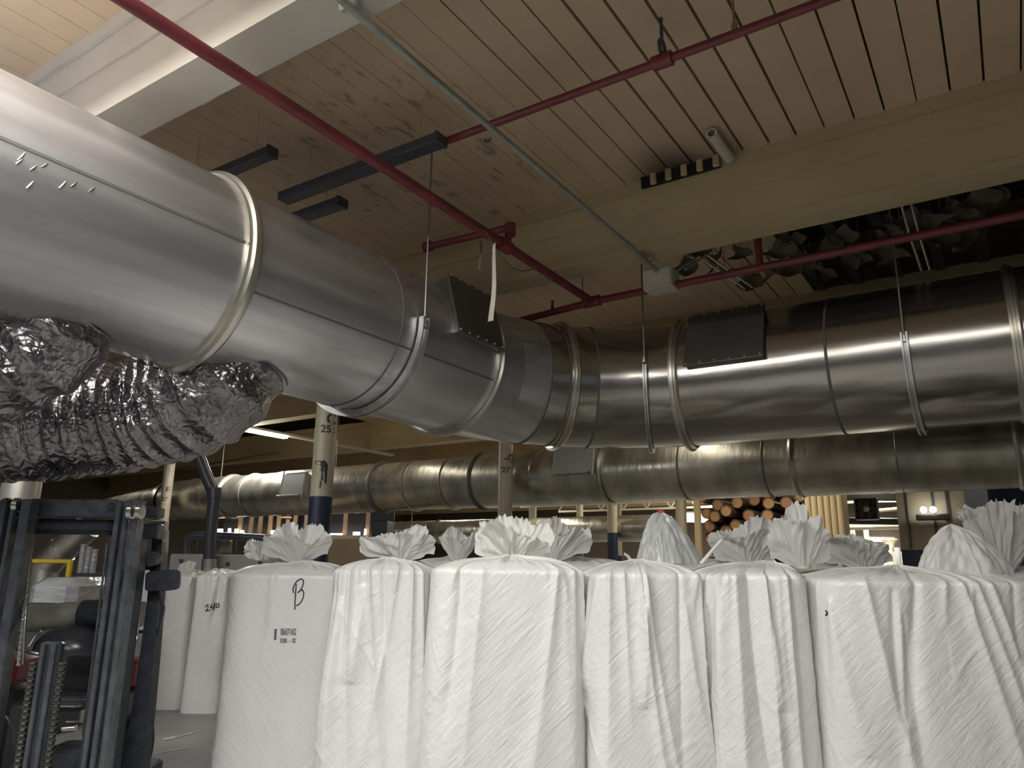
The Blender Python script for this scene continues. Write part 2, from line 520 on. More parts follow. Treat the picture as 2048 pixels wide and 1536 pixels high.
# floor scuffs
for (x0, y0, x1, y1, w) in ((326, 1480, 352, 1472, 0.05), (345, 1476, 400, 1462, 0.02), (300, 1508, 395, 1492, 0.012)):
    a, b = atz(x0, y0, 0.004), atz(x1, y1, 0.004)
    d = b - a; n = np.array([-d[1], d[0], 0]); n /= np.linalg.norm(n)
    mb = MB(); k = 8; P = []
    rr_ = random.Random(x0)
    for i in range(k + 1):
        t = i / k; ww = w * (0.4 + rr_.random()) * math.sin(math.pi * (0.08 + 0.84 * t))
        P += [a + d * t + n * ww, a + d * t - n * ww]
    mb.grid(P, 2, k + 1)
    tag(mb.build('floor_scuff', mat('pale_scuff', (0.55, 0.55, 0.54), 0.5), None, 0),
        {326: 'short broad pale scuff smear on the grey floor', 345: 'faint pale scuff line running off the broad smear on the floor', 300: 'long thin pale line on the floor nearest the forklift'}[x0], 'floor mark')

# ================================================================== MAIN EXHAUST DUCT
DX, DZ, DR = -4.06, 3.40, 0.60
YE, RE = 5.1, 1.8                      # elbow start, bend radius
CX = DX + RE
duct = thing('exhaust_duct', (DX, 3.0, DZ), 'large shiny galvanised exhaust duct with an elbow, hung under the ceiling', 'duct')


def yrun(y0, y1, name, m=M_GALV, r=DR):
    mb = MB(); k = 14
    mb.rev((DX, y0, DZ), (0, 1, 0), [((y1 - y0) * i / k, r) for i in range(k + 1)], 96)
    return mb.build(name, m, duct)


RINGS_Y = [1.10, 2.50]
s1 = yrun(-2.2, 1.07, 'duct_section'); s2 = yrun(1.07, 2.52, 'duct_section'); s3 = yrun(2.52, YE, 'duct_section')


def flange(o, ax, r=DR, w=0.07, h=0.045, name='flange_ring', par=duct, m=M_RIM):
    mb = MB()
    mb.rev(o, ax, [(-w / 2, r), (-w / 2, r + h * .45), (-w * .28, r + h * .5), (-w * .22, r + h), (w * .02, r + h), (w * .06, r + h * .55), (w * .3, r + h * .6), (w / 2, r + h * .35), (w / 2, r)], 96)
    return mb.build(name, m, par, 30)


flange((DX, 1.12, DZ), (0, 1, 0), h=0.04, w=0.05)
flange((DX, 2.53, DZ), (0, 1, 0), w=0.10, h=0.05)
flange((DX, YE - 0.02, DZ), (0, 1, 0), w=0.10, h=0.05)


def strip_on_y(y0, y1, ang, w, m, name, lift=0.003):
    a = math.radians(ang); mb = MB(); P = []
    for y in np.linspace(y0, y1, 14):
        for s in (-w / 2, -w / 2, w / 2, w / 2):
            pass
        for s, l in ((-w / 2, 0.0), (-w / 2, lift), (w / 2, lift), (w / 2, 0.0)):
            t = a + s / DR
            P.append((DX + (DR + l) * math.cos(t), y, DZ + (DR + l) * math.sin(t)))
    mb.grid(P, 4, 14)
    return mb.build(name, m, duct, 30)


strip_on_y(-2.2, 2.47, 2.6, 0.016, M_SEAM, 'lap_seam')
strip_on_y(2.58, YE - 0.08, -22.0, 0.014, M_SEAM, 'lap_seam')
mb = MB(); mb.rev((DX, 3.83, DZ), (0, 1, 0), [(-.006, DR), (-.004, DR + .006), (.004, DR + .006), (.006, DR)], 96); mb.build('joint_bead', M_SEAM, duct)
# dents and shiny scratches near the first ring
mb = MB()
rr_ = random.Random(5)
for (px, py, l) in ((42, 312, .05), (38, 322, .04), (66, 335, .035), (60, 368, .05), (125, 368, .05), (147, 368, .035), (183, 378, .035), (88, 330, .03), (165, 298, .0), (178, 296, .0)):
    if l == 0: continue
    d = ray(px, py)
    A = d[0] ** 2 + d[2] ** 2; B = 2 * (d[0] * (-DX) + d[2] * (H - DZ)); C_ = DX ** 2 + (H - DZ) ** 2 - (DR + .001) ** 2
    q = CAM + d * (-B - math.sqrt(B * B - 4 * A * C_)) / 2 / A
    mb = MB(); mb.tube([q + np.array([0, -.01, -l / 2]), q + np.array([.001, .004, 0]), q + np.array([0, .014, l / 2])], [.002, .0045, .002], 6)
    mb.build('scratch_mark', M_CHROME, duct)


def epos(a, rad_off=0.0):
    t = math.radians(a)
    return np.array([CX - RE * math.cos(t), YE + RE * math.sin(t), DZ]), np.array([math.sin(t), math.cos(t), 0])


def gore(a0, a1, m=M_GALVX, k=None, name='elbow_gore'):
    mb = MB(); P = []; n = 96
    k = k or max(2, int((a1 - a0) / 10) + 1)
    for a in np.linspace(a0, a1, k):
        c, t = epos(a)
        out = np.array([-math.cos(math.radians(a)), math.sin(math.radians(a)), 0])
        for i in range(n):
            b = 2 * math.pi * i / n
            P.append(c + DR * (math.cos(b) * out + math.sin(b) * Z0))
    mb.grid(P, n, k, True)
    return mb.build(name, m, duct, 12)


gore(0, 29, M_GALV, 3); gore(29, 41, k=2); gore(41, 51, k=2); gore(51, 71, k=3); gore(71, 83, k=2); gore(83, 90, k=2)
for a, w, h in ((41, .07, .045), (83, .08, .05)):
    c, t = epos(a); flange(c, t, w=w, h=h)
for a in (29, 38, 51):
    c, t = epos(a); mb = MB(); mb.rev(c, t, [(-.012, DR - .002), (-.008, DR + .008), (.008, DR + .008), (.012, DR - .002)], 96); mb.build('joint_bead', M_SEAM, duct)
# right run along X
YR = YE + RE


def xrun(x0, x1, name='duct_section'):
    mb = MB(); k = 12
    mb.rev((x0, YR, DZ), (1, 0, 0), [((x1 - x0) * i / k, DR) for i in range(k + 1)], 96)
    return mb.build(name, M_GALVX, duct)


xrun(CX, -1.10); xrun(-1.10, 0.18); xrun(0.18, 3.4)
mb = MB(); mb.rev((-1.10, YR, DZ), (1, 0, 0), [(-.012, DR), (-.008, DR + .008), (.008, DR + .008), (.012, DR)], 96); mb.build('joint_bead', M_SEAM, duct)
flange((0.2, YR, DZ), (1, 0, 0), w=0.08, h=0.04)


# access plates: flat doors standing on skirts over the curved wall
def access_plate(cen, axis, normal, w, h, depth, name='access_plate', m=M_PLATEREFL, skirt=True):
    """cen on plate face; axis = unit along the duct; normal = outward unit"""
    axis = np.array(axis, float); nrm = np.array(normal, float); nrm /= np.linalg.norm(nrm)
    upv = np.cross(axis, nrm); upv *= np.sign(upv[2]) if abs(upv[2]) > 1e-6 else 1
    R = np.stack([axis, upv, nrm], 1)
    mb = MB(); mb.bbox(np.array(cen) - nrm * 0.012, (w, h, 0.024), 0.006, R)
    pl = mb.build(name, m, duct)
    mb = MB(); mb.box(np.array(cen) - nrm * (0.024 + depth / 2), (w * 0.95, h * 0.95, depth), R)
    mb.build('plate_skirt', M_GALVX, pl)
    for i in range(6):
        for sgn in (-1, 1):
            q = np.array(cen) + axis * (w * (i / 5 - .5) * .93) + upv * (sgn * h * .465) + nrm * .004
            mb = MB(); mb.bbox(q, (.014, .014, .016), .003, R); mb.build('plate_bolt', M_STRUT, pl)
    return pl


el = math.radians(14)
nr = np.array([math.cos(el), 0, math.sin(el)])
# left plate beside the elbow flange; its face stands off the duct
access_plate(np.array([DX, 4.71, DZ]) + nr * 0.65 + np.array([-math.sin(el), 0, math.cos(el)]) * 0.12, (0, 1, 0), nr, 0.62, 0.52, 0.20)
el = math.radians(20)
nr = np.array([0, -math.cos(el), math.sin(el)])
access_plate(np.array([-1.93, YR, DZ]) + nr * 0.645 + np.array([0, math.sin(el), math.cos(el)]) * 0.05, (1, 0, 0), nr, 0.70, 0.56, 0.18)
# bright stiffener strip at the upper side of the left plate
mb = MB()
mb.rev((DX, 4.33, DZ), (0, 1, 0), [(0, DR), (0, DR + .10), (.03, DR + .115), (.075, DR + .09), (.075, DR)], 24, math.radians(-100), math.radians(-38), (0, 0, 1))
o = mb.build('stiffener_strip', M_RIM, duct)


# hangers: a bent channel under the duct and its threaded rod
def hanger(o_, ax, ang0, ang1, rodx, label, r=DR + 0.012, w=0.055, side=None):
    t = thing('duct_hanger', (o_[0], o_[1], DZ - DR), label, 'duct hanger', 'hangers of the exhaust duct')
    mb = MB()
    mb.rev(o_, ax, [(-w / 2, r), (-w / 2, r + .045), (-w / 2 + .012, r + .045), (-w / 2 + .012, r + .012), (w / 2 - .012, r + .012), (w / 2 - .012, r + .045), (w / 2, r + .045), (w / 2, r)], 48, ang0, ang1, (0, 0, 1))
    mb.build('strap', M_STRUT, t)
    mb = MB(); mb.tube([(rodx[0], rodx[1], rodx[2]), (rodx[0], rodx[1], ZC)], 0.0075, 8)
    mb.build('threaded_rod', mat('dull_rod_steel', (0.30, 0.30, 0.29), 0.4, 0.8), t)
    mb = MB(); mb.rev((rodx[0], rodx[1], rodx[2] - .03), (0, 0, 1), [(0, .018), (.02, .018), (.02, .012), (.05, .012)], 6, caps=True); mb.build('nut', M_STRUT, t)
    return t


# axis +Y with up=Z: angle measured from +Z towards cross(Y,Z)=+X
hanger((DX, 4.02, DZ), (0, 1, 0), math.radians(88), math.radians(250), (DX + DR + .035, 4.02, DZ - .02), 'bright zinc hanger strap and long rod on the left run of the big duct', w=0.075)
c, t_ = epos(71)
# axis X: cross(X,Z) = -Y
inner = c + np.array([math.cos(math.radians(71)), -math.sin(math.radians(71)), 0]) * (DR + .03)
hanger(c, t_, math.radians(84), math.radians(250), (inner[0], inner[1], DZ + .12), 'slim hanger strap with rod at the elbow, beside the narrow ring', w=0.035)
hanger((-0.52, YR, DZ), (1, 0, 0), math.radians(86), math.radians(240), (-0.52, YR - DR - .035, DZ), 'hanger strap with clamp on the right run of the big duct', w=0.05)

# ================================================================== FOIL FLEX DUCTS


def flex(path, rad, name, label, rings, seed, collar=None):
    path = [np.array(p, float) for p in path]
    # Catmull-Rom
    pts = []
    ext = [2 * path[0] - path[1]] + path + [2 * path[-1] - path[-2]]
    for i in range(1, len(ext) - 2):
        for s in range(60):
            t = s / 60
            a, b, c, d = ext[i - 1], ext[i], ext[i + 1], ext[i + 2]
            pts.append(.5 * ((2 * b) + (-a + c) * t + (2 * a - 5 * b + 4 * c - d) * t * t + (-a + 3 * b - 3 * c + d) * t ** 3))
    pts.append(path[-1])
    m = len(pts); n = 72
    L = np.concatenate([[0], np.cumsum([np.linalg.norm(pts[i + 1] - pts[i]) for i in range(m - 1)])])
    rng = np.random.RandomState(seed)
    mb = MB(); P = []
    T = [pts[min(i + 1, m - 1)] - pts[max(i - 1, 0)] for i in range(m)]
    T = [t / np.linalg.norm(t) for t in T]
    u = np.cross([0, 0, 1.0], T[0]); u /= np.linalg.norm(u)
    ph = rng.rand(40, 4)
    for i in range(m):
        u = u - T[i] * (u @ T[i]); u /= np.linalg.norm(u); w = np.cross(T[i], u)
        for k in range(n):
            a = 2 * math.pi * k / n
            s = L[i]
            # soft wall sags between the wire rings
            rr = rad * (1 - 0.075 * (0.5 - 0.5 * math.cos(2 * math.pi * s / rings)) ** 0.6)
            d = 0
            for q in range(14):
                d += math.sin((3 + q) * a * (1 if q % 2 else -1) + s * (6 + 9 * ph[q, 0]) + 6.28 * ph[q, 1]) * (0.35 + ph[q, 2]) / (1 + 0.25 * q)
            rr += rad * 0.011 * d
            P.append(pts[i] + rr * (math.cos(a) * u + math.sin(a) * w))
    mb.grid(P, n, m, True)
    t = thing(name, pts[m // 2] - np.array([0, 0, rad]), label, 'flexible duct')
    mb.build('foil_sleeve', M_FOIL, t, 40)
    if collar is not None:
        mb = MB(); mb.rev(pts[collar], T[collar], [(-.03, rad * .98), (-.03, rad * 1.03), (.03, rad * 1.03), (.03, rad * .98)], 60)
        mb.build('clamp_band', M_RIM, t)
    return t


flex([np.array([-4.14, 2.97, 2.99]), np.array([-4.22, 2.86, 2.74]), np.array([-4.64, 2.68, 2.60]), np.array([-5.25, 2.26, 2.51]), np.array([-6.0, 1.75, 2.44]), np.array([-6.9, 1.2, 2.42])],
     0.38, 'flexible_foil_duct', 'long sagging crinkled foil duct hooked up under the big duct', 0.11, 4)
flex([np.array([-4.12, 1.86, 2.95]), np.array([-4.2, 1.78, 2.74]), np.array([-4.5, 1.5, 2.52]), np.array([-5.1, 1.0, 2.40]), np.array([-6.0, 0.45, 2.36])],
     0.30, 'flexible_foil_duct', 'upper crinkled foil duct cut off by the left picture edge', 0.12, 9)

# ================================================================== REAR DUCT
RDY, RDZ, RDR = 9.85, 2.98, 0.42
rdx0, rdx1 = -15.4, 2.6
rd = thing('spiral_duct', (-6, RDY, RDZ), 'long dull galvanised duct running behind the numbered columns', 'duct')
joints = [-14.6, -13.3, -11.8, -9.15, -7.0, -4.75, -2.15, 0.15, 2.6]
prev = rdx0
for j in joints:
    mb = MB(); k = 4
    rr = RDR + (0.01 if joints.index(j) % 2 else -0.004)
    mb.rev((prev, RDY, RDZ), (1, 0, 0), [((j - prev) * i / k, rr) for i in range(k + 1)], 64)
    mb.build('duct_section', M_GALVO, rd); prev = j
for j in (-13.3, -9.15, -7.0, -4.75, -2.15, 0.15):
    mb = MB(); mb.rev((j, RDY, RDZ), (1, 0, 0), [(-.03, RDR), (-.03, RDR + .03), (0, RDR + .045), (.03, RDR + .03), (.03, RDR)], 64)
    mb.build('joint_collar', M_SEAM if j in (-9.15, -7.0) else M_GALVO, rd)
for xx in (-13.8, -10.4, -5.4, -1.6, 1.4):
    mb = MB(); mb.tube([(xx, RDY, RDZ + RDR), (xx, RDY, 4.95)], .008, 6); mb.build('hanger_rod', M_COND, rd)
for j in (-12.6, -8.4, -7.6, -5.9, -3.6, -2.5, -1.0):
    mb = MB(); mb.rev((j, RDY, RDZ), (1, 0, 0), [(-.012, RDR + .006), (0, RDR + .02), (.012, RDR + .006)], 64)
    mb.build('swaged_bead', M_GALVO, rd)
# patch plates on its front
for (x0, x1, y0, y1) in ((567, 615, 946, 994), (1113, 1190, 893, 950)):
    a, b = aty(x0, y1, RDY - RDR - .01), aty(x1, y0, RDY - RDR - .01)
    zc = (a[2] + b[2]) / 2; el = math.radians(9)
    n = np.array([0, -math.cos(el), math.sin(el)]); R = np.stack([np.array([1, 0, 0]), np.array([0, math.sin(el), math.cos(el)]), n], 1)
    cen = np.array([(a[0] + b[0]) / 2, RDY - RDR - .02, zc])
    hgt = abs(b[2] - a[2])
    mb = MB(); mb.bbox(cen, (abs(b[0] - a[0]), hgt, .14), .008, R); pp = mb.build('patch_plate', mat('pale_patch_steel', (0.40, 0.40, 0.39), 0.5, 0.6), rd)
    mb = MB()
    rr_ = random.Random(x0)
    for i in range(16):
        t = i / 16 * 4; sdx = int(t); fr = t - sdx
        e = [(-1 + 2 * fr, -1), (1, -1 + 2 * fr), (1 - 2 * fr, 1), (-1, 1 - 2 * fr)][sdx]
        q = cen + R @ np.array([e[0] * abs(b[0] - a[0]) / 2, e[1] * hgt / 2, .06])
        mb.bbox(q, (abs(b[0] - a[0]) / 3.6 if sdx % 2 == 0 else .035, hgt / 3.6 if sdx % 2 else .035, .03), .01, R)
    mb.build('sealant_bead', mat('grey_sealant', (0.45, 0.45, 0.43), 0.6), pp)
# its left end turns down and away
mb = MB(); mb.rev((rdx0, RDY, RDZ), (-1, 0.25, 0), [(0, RDR), (.2, RDR + .02), (.4, RDR - .05), (5, RDR - .1)], 48); mb.build('tapered_section', M_GALVO, rd)

# third, slimmer duct farther back
t = thing('slim_duct', (-10, 14.5, 2.45), 'slim dark duct far behind the bags under the long duct', 'duct')
mb = MB(); mb.rev((-16.5, 14.5, 2.45), (1, 0, 0), [(0, .27), (3, .27), (6, .27), (10.62, .27)], 40, caps=True); mb.build('duct_section', M_GALVO, t)
for xx in (-15, -12.5, -9):
    mb = MB(); mb.tube([(xx, 14.5, 2.7), (xx, 14.5, 4.95)], .01, 6); mb.build('hanger_rod', M_COND, t)
for j in (-13.6, -11.6, -9.8, -8.4):
    mb = MB(); mb.rev((j, 14.5, 2.45), (1, 0, 0), [(-.03, .27), (0, .30), (.03, .27)], 40); mb.build('joint_collar', M_SEAM, t)

# ================================================================== RED SPRINKLER PIPES
P1X, P1Z = -3.07, 4.10
p1 = thing('sprinkler_pipe', (P1X, 3, P1Z), 'red sprinkler pipe running along the planks above the big duct', 'pipe')
mb = MB(); mb.tube([(P1X, -2.5, P1Z + .03), (P1X, 6.0, P1Z)], .037, 16); mb.build('pipe_run', M_RED, p1)
for y in (4.52,):
    mb = MB(); mb.rev((P1X, y, P1Z), (0, 1, 0), [(-.07, .037), (-.07, .055), (.07, .055), (.07, .037)], 16); mb.build('tee_fitting', M_RED, p1)
mb = MB(); mb.tube([(P1X, 4.55, P1Z + .03), (P1X + .03, 4.57, 4.26), (P1X, 4.57, 4.27), (-3.90, 4.55, 4.29)], .030, 12); br = mb.build('branch_pipe', M_RED, p1)
mb = MB(); mb.rev((P1X + .02, 4.57, 4.20), (0, 0, 1), [(0, .03), (0, .044), (.10, .044), (.10, .03)], 12, caps=True); mb.build('elbow_fitting', M_RED, br)
mb = MB(); mb.rev((-3.84, 4.55, 4.29), (-1, 0, 0), [(0, .03), (0, .044), (.07, .044), (.085, .02)], 12, caps=True); mb.build('end_cap', M_RED, br)
mb = MB(); mb.tube([(P1X, 5.2, P1Z), (P1X + .01, 5.2, P1Z - .06)], .016, 8); mb.build('sprinkler_head', M_BRASS, p1)

P2Y, P2Z = 3.735, 4.60
p2 = thing('sprinkler_pipe', (-1.5, P2Y, P2Z), 'red sprinkler pipe crossing the grooved planks high on the right', 'pipe')
mb = MB(); mb.tube([(-4.6, P2Y, P2Z), (1.6, P2Y, P2Z)], .027, 14); mb.build('pipe_run', M_RED, p2)
# loop hanger of the pipe, and a sprinkler head standing on it
lx = aty(1325, 118, P2Y)[0]
mb = MB(); mb.tube([(lx, P2Y + .045 * math.cos(a), P2Z + .09 + .05 * math.sin(a)) for a in np.linspace(0, 2 * math.pi, 17)[:-1]], .012, 8, closed=True); hl = mb.build('loop_hanger', M_MDARK, p2)
mb = MB(); mb.tube([(lx, P2Y, P2Z + .13), (lx, P2Y, ZC)], .011, 8); mb.build('hanger_rod', M_MDARK, hl)
mb = MB(); mb.rev((lx, P2Y, P2Z), (1, 0, 0), [(-.06, .03), (-.06, .046), (.06, .046), (.06, .03)], 14, caps=True); mb.build('saddle_tee', M_RED, p2)
sx = aty(1470, 70, P2Y)[0]
mb = MB(); mb.tube([(sx, P2Y, P2Z), (sx, P2Y, P2Z + .07)], .018, 8); mb.tube([(sx, P2Y, P2Z + .07), (sx, P2Y, ZC)], .008, 8); mb.build('hanger_stub', M_BRASS, p2)

P3Y, P3Z = 6.02, 4.10
p3 = thing('sprinkler_pipe', (-1, P3Y, P3Z), 'red sprinkler pipe running behind the right beam over the duct', 'pipe')
mb = MB(); mb.tube([(-3.98, P3Y + .12, P3Z), (-3.0, P3Y, P3Z), (3.0, P3Y - .02, P3Z + .01)], .034, 14); mb.build('pipe_run', M_RED, p3)
mb = MB(); mb.rev((P1X, P3Y, P3Z), (1, 0, 0), [(-.08, .034), (-.08, .052), (.08, .052), (.08, .034)], 14); mb.build('tee_fitting', M_RED, p3)
rx = aty(1520, 540, P3Y)[0]
mb = MB(); mb.tube([(rx, P3Y, P3Z), (rx, P3Y, P3Z + .34)], .030, 12); mb.tube([(rx - .09, P3Y, P3Z + .33), (rx + .09, P3Y, P3Z + .33)], .036, 12); mb.build('riser_stub', M_RED, p3)
for px in (1105, 1165):
    xx = aty(px, 600, P3Y + .05)[0]
    mb = MB(); mb.tube([(xx, P3Y + .05, P3Z + .02), (xx, P3Y + .05, P3Z + .10)], [.02, .008], 8)
    if px == 1165: mb.tube([(xx, P3Y + .05, P3Z + .03), (xx, P3Y + .05, 4.9)], .007, 8)
    else: mb.rev((xx, P3Y + .05, P3Z + .10), (0, 0, 1), [(0, .004), (.006, .025), (.012, .004)], 10)
    mb.build('sprinkler_head' if px == 1105 else 'hanger_rod', M_RED if px == 1105 else M_COND, p3)

# ================================================================== CONDUIT, JUNCTION BOX AND SMALL CEILING THINGS
cx, cz = -2.355, 4.225
cd = thing('electrical_conduit', (cx, 3, cz), 'grey conduit running under both beams to the white junction box', 'conduit')
mb = MB(); mb.tube([(cx + .03, -2, cz + .01), (cx, 5.2, cz), (cx - .01, 5.92, cz - .01)], .021, 12); mb.build('conduit_run', M_COND, cd)
for y in (2.11, 5.66):
    mb = MB(); mb.bbox((cx, y, cz + .03), (.11, .04, .05), .008); mb.build('conduit_clip', M_COND, cd)
mb = MB(); mb.rev((cx, 5.25, cz), (0, 1, 0), [(0, .02), (0, .029), (.09, .029), (.09, .02)], 12); mb.build('coupling', M_COND, cd)
t = thing('junction_box', (-2.37, 5.98, 4.06), 'off-white junction box at the conduit end below the right beam', 'junction box')
mb = MB(); mb.bbox((-2.37, 6.0, 4.155), (.27, .20, .19), .008); mb.build('box_body', M_WHT, t)
mb = MB(); mb.bbox((-2.37, 5.895, 4.155), (.255, .012, .175), .004); mb.build('cover_plate', M_WHT, t)
for k, (dx, lab) in enumerate(((-.02, 'thin bright conduit of the pair leaving the junction box, nearer the column side'), (.06, 'thin bright conduit of the pair leaving the junction box, nearer the open joists'))):
    mb = MB(); mb.tube([(-2.2 + dx, 6.0, 4.22), (-2.1 + dx, 6.3, 4.45), (-2.05 + dx, 7.6, 4.55)], .011, 8)
    tag(mb.build('thin_conduit', M_STRUT, None), lab, 'conduit', 'thin conduits by the junction box')
for k, dx in enumerate((0, .07)):
    a = atz(1805 + 0, 425, 4.5); mb = MB(); mb.tube([a + np.array([dx, -.3, .1]), a + np.array([dx, .5, 0]), a + np.array([dx, 1.5, 0.02])], .011, 8)
    tag(mb.build('thin_conduit', M_STRUT, None), ('left' if k == 0 else 'right') + ' one of two thin conduits among the dark joists above the right duct hanger', 'conduit', 'thin conduits among the joists')

a, b = atz(1425, 262, 4.86), atz(1466, 325, 4.86)
mb = MB(); mb.rev((b[0], a[1], 4.845), (0, 1, 0), [(0, .028), (0, .042), (b[1] - a[1] - .1, .042), (b[1] - a[1] - .1, .03), (.02, .028)], 20)
tag(mb.build('pipe_stub', M_WHT, None), 'short cream pipe stub lying along the planks beside the sooty vent', 'pipe')

# dark strip fixtures beside the red crossing pipe
for (x0, x1, y, z, w, lab) in ((-4.62, -2.98, 3.60, 4.52, .12, 'longest dark strip fixture hanging alongside the red crossing pipe'),
                               (-5.2, -4.20, 3.86, 4.49, .115, 'short dark strip fixture with square end hanging over the big duct'),
                               (-5.3, -4.08, 3.06, 4.50, .09, 'dark strip fixture nearest the pale left beam')):
    t = thing('strip_fixture', ((x0 + x1) / 2, y, z), lab, 'light fixture', 'unlit strip fixtures')
    mb = MB(); mb.bbox(((x0 + x1) / 2, y, z), (x1 - x0, w, .075), .01); mb.build('housing', M_BLACKFX, t)
    mb = MB(); mb.bbox((x1 - .012, y, z), (.03, w * 1.05, .085), .006); mb.build('end_plate', M_BLACKFX, t)
    for xx in (x0 + .3, x1 - .2):
        mb = MB(); mb.tube([(xx, y, z), (xx, y, ZC)], .003, 6); mb.build('hanger_wire', M_PLANK, t)

# white rod under the left beam and small hooks
a, b = atz(490, 150, 4.3), atz(405, 208, 4.36)
mb = MB(); mb.tube([a, b], .012, 8); tag(mb.build('curtain_rod', M_WHT, None), 'thin white rod hanging below the pale left beam', 'rod')

# hanging ribbons on the tee
a = atx(945, 455, P1X + .01)
mb = MB(); P = []
for i in range(15):
    s = i / 14
    z = a[2] - .05 - s * .62; x = P1X + .055 + .012 * math.sin(s * 5); y = 4.30 + .012 * math.sin(3 + s * 7); w = .012 + .012 * s
    P += [(x - w, y - .001, z), (x + w, y - .001, z), (x + w, y + .002, z), (x - w, y + .002, z)]
mb.grid(P, 4, 15, True)
tag(mb.build('cloth_ribbon', M_WHT, None), 'long off-white ribbon tied round the red pipe at the tee', 'ribbon')
mb = MB(); P = []
for i in range(9):
    s = i / 8; z = 4.14 - s * .24; x = P1X - .16 + .01 * math.sin(s * 4); w = .011
    P += [(x - w, 4.42, z), (x + w, 4.42, z), (x + w, 4.423, z), (x - w, 4.423, z)]
mb.grid(P, 4, 9, True)
tag(mb.build('cloth_ribbon', M_ROPE, None), 'short grey ribbon hanging beside the long off-white ribbon', 'ribbon')
a, b = V(atx(960, 470, P1X)), V(atx(1068, 528, P1X))
mb = MB(); mb.tube([(P1X + .05, a.y + (b.y - a.y) * s, P1Z - .02 - .16 * math.sin(math.pi * s)) for s in np.linspace(0, 1, 14)], .006, 6)
tag(mb.build('slack_wire', M_ROPE, None), 'slack dark wire looping below the red pipe near the ribbon', 'wire')
a = [aty(1095, 425, 5.5), aty(1050, 455, 5.5), aty(1010, 462, 5.5)]
mb = MB(); mb.tube([(q[0], 5.525, q[2]) for q in a], .004, 6); tag(mb.build('slack_wire', M_ROPE, None), 'thin wire stub against the face of the right beam', 'wire')
a = atz(975, 282, 4.88); mb = MB(); mb.tube([(a[0] + .03 * math.cos(q), a[1], 4.9 - .03 * math.sin(q)) for q in np.linspace(0, math.pi, 8)], .006, 6)
tag(mb.build('ceiling_hook', M_ROPE, None), 'small dark hook in the planks beside the conduit', 'hook')

# ------------------------------------------------------------------ open joists with torn insulation behind the right beam
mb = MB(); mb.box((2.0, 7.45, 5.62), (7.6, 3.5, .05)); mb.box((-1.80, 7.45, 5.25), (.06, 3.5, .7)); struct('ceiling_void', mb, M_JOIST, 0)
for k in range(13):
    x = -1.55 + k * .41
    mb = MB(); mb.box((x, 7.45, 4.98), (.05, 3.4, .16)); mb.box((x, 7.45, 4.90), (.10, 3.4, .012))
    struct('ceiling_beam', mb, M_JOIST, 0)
mb = MB()
rf = random.Random(21)
spots = [(1370, 535), (1395, 500), (1425, 520), (1450, 545), (1480, 505), (1540, 540), (1560, 500), (1590, 480), (1620, 520), (1650, 545), (1655, 500), (1690, 470), (1700, 520), (1720, 510), (1745, 510), (1770, 455),
         (1785, 500), (1800, 450), (1850, 440), (1880, 430), (1900, 420), (1930, 430), (1960, 400), (1990, 395), (1500, 560), (1575, 540), (1840, 485), (1890, 478), (1920, 482)]
for i, (px, py) in enumerate(spots):
    c = atz(px, py, rf.uniform(4.62, 4.8)); n = 7; P = []
    w, hgt = rf.uniform(.06, .13), rf.uniform(.10, .22); a = rf.uniform(-.6, .6); ph = rf.uniform(0, 6)
    for lay in (0, .008):
        for j in range(n):
            for k2 in range(n):
                u, v = k2 / (n - 1) - .5, j / (n - 1) - .5
                ww = w * (1 + .35 * math.sin(v * 5 + ph)); x = u * 2 * ww; z = v * hgt * (1 + .3 * math.sin(u * 6 + ph)); y = .05 * math.sin(u * 4 + v * 5 + ph) + lay
                P.append((c[0] + x * math.cos(a) - y * math.sin(a), c[1] + x * math.sin(a) + y * math.cos(a), c[2] + z))
    mb = MB(); mb.grid(P[:49], n, n); mb.grid([p for p in P[49:]], n, n)
    mb.tube([(c[0], c[1], c[2] + hgt * .3), (c[0], c[1], 5.6 if c[0] > -1.7 else 4.9)], .004, 5)
    tag(mb.build('insulation_flap', M_FLAP, None, 60), 'torn tan insulation flap hanging among the dark joists behind the right beam', 'insulation', 'torn insulation flaps')
mb = MB(); q0 = atd(1285, 905, 9.0)
# ================================================================== COLUMNS


def text_geo(s, size, off=0.0):
    cu = bpy.data.curves.new('txt', 'FONT'); cu.body = s; cu.size = size; cu.offset = off; cu.align_x = 'CENTER'; cu.align_y = 'CENTER'
    ob = bpy.data.objects.new('txt', cu); COL.objects.link(ob)
    dg = bpy.context.evaluated_depsgraph_get(); dg.update()
    me = bpy.data.meshes.new_from_object(ob.evaluated_get(dg))
    vs = [tuple(v.co) for v in me.vertices]; fs = [tuple(p.vertices) for p in me.polygons]
    bpy.data.objects.remove(ob); bpy.data.curves.remove(cu); bpy.data.meshes.remove(me)
    return vs, fs


def column(x, y, r, zt, zb, label, texts=(), parent_group=None):
    t = thing('numbered_column' if texts else 'round_column', (x, y, 0), label, 'column', parent_group)
    mb = MB(); mb.rev((x, y, zb), (0, 0, 1), [(0, r), (zt - zb, r)], 40); mb.build('shaft', M_COLM, t)
    mb = MB(); mb.rev((x, y, 0), (0, 0, 1), [(0, r + .004), (zb + .002, r + .004), (zb + .004, r)], 40); mb.build('painted_band', M_NAVY, t, label='dark navy lower band')
    if zt > 4.2:
        mb = MB(); mb.bbox((x, y, 4.265), (r * 3, r * 3, .03), .004); mb.build('cap_plate', M_COLM, t)
    face = math.atan2(-y, -x)
    for s, size, z, off, sx in texts:
        vs, fs = text_geo(s, size, size * .02); mb = MB(); P = []
        for vx, vy, _ in vs:
            a = face + (vx * sx + off) / r
            P.append((x + (r + .003) * math.cos(a), y + (r + .003) * math.sin(a), z + vy))
        mb.add(P, fs); mb.build('stencil_mark', M_STENCIL, t, 0, label='black stencil "%s"' % s)
    return t


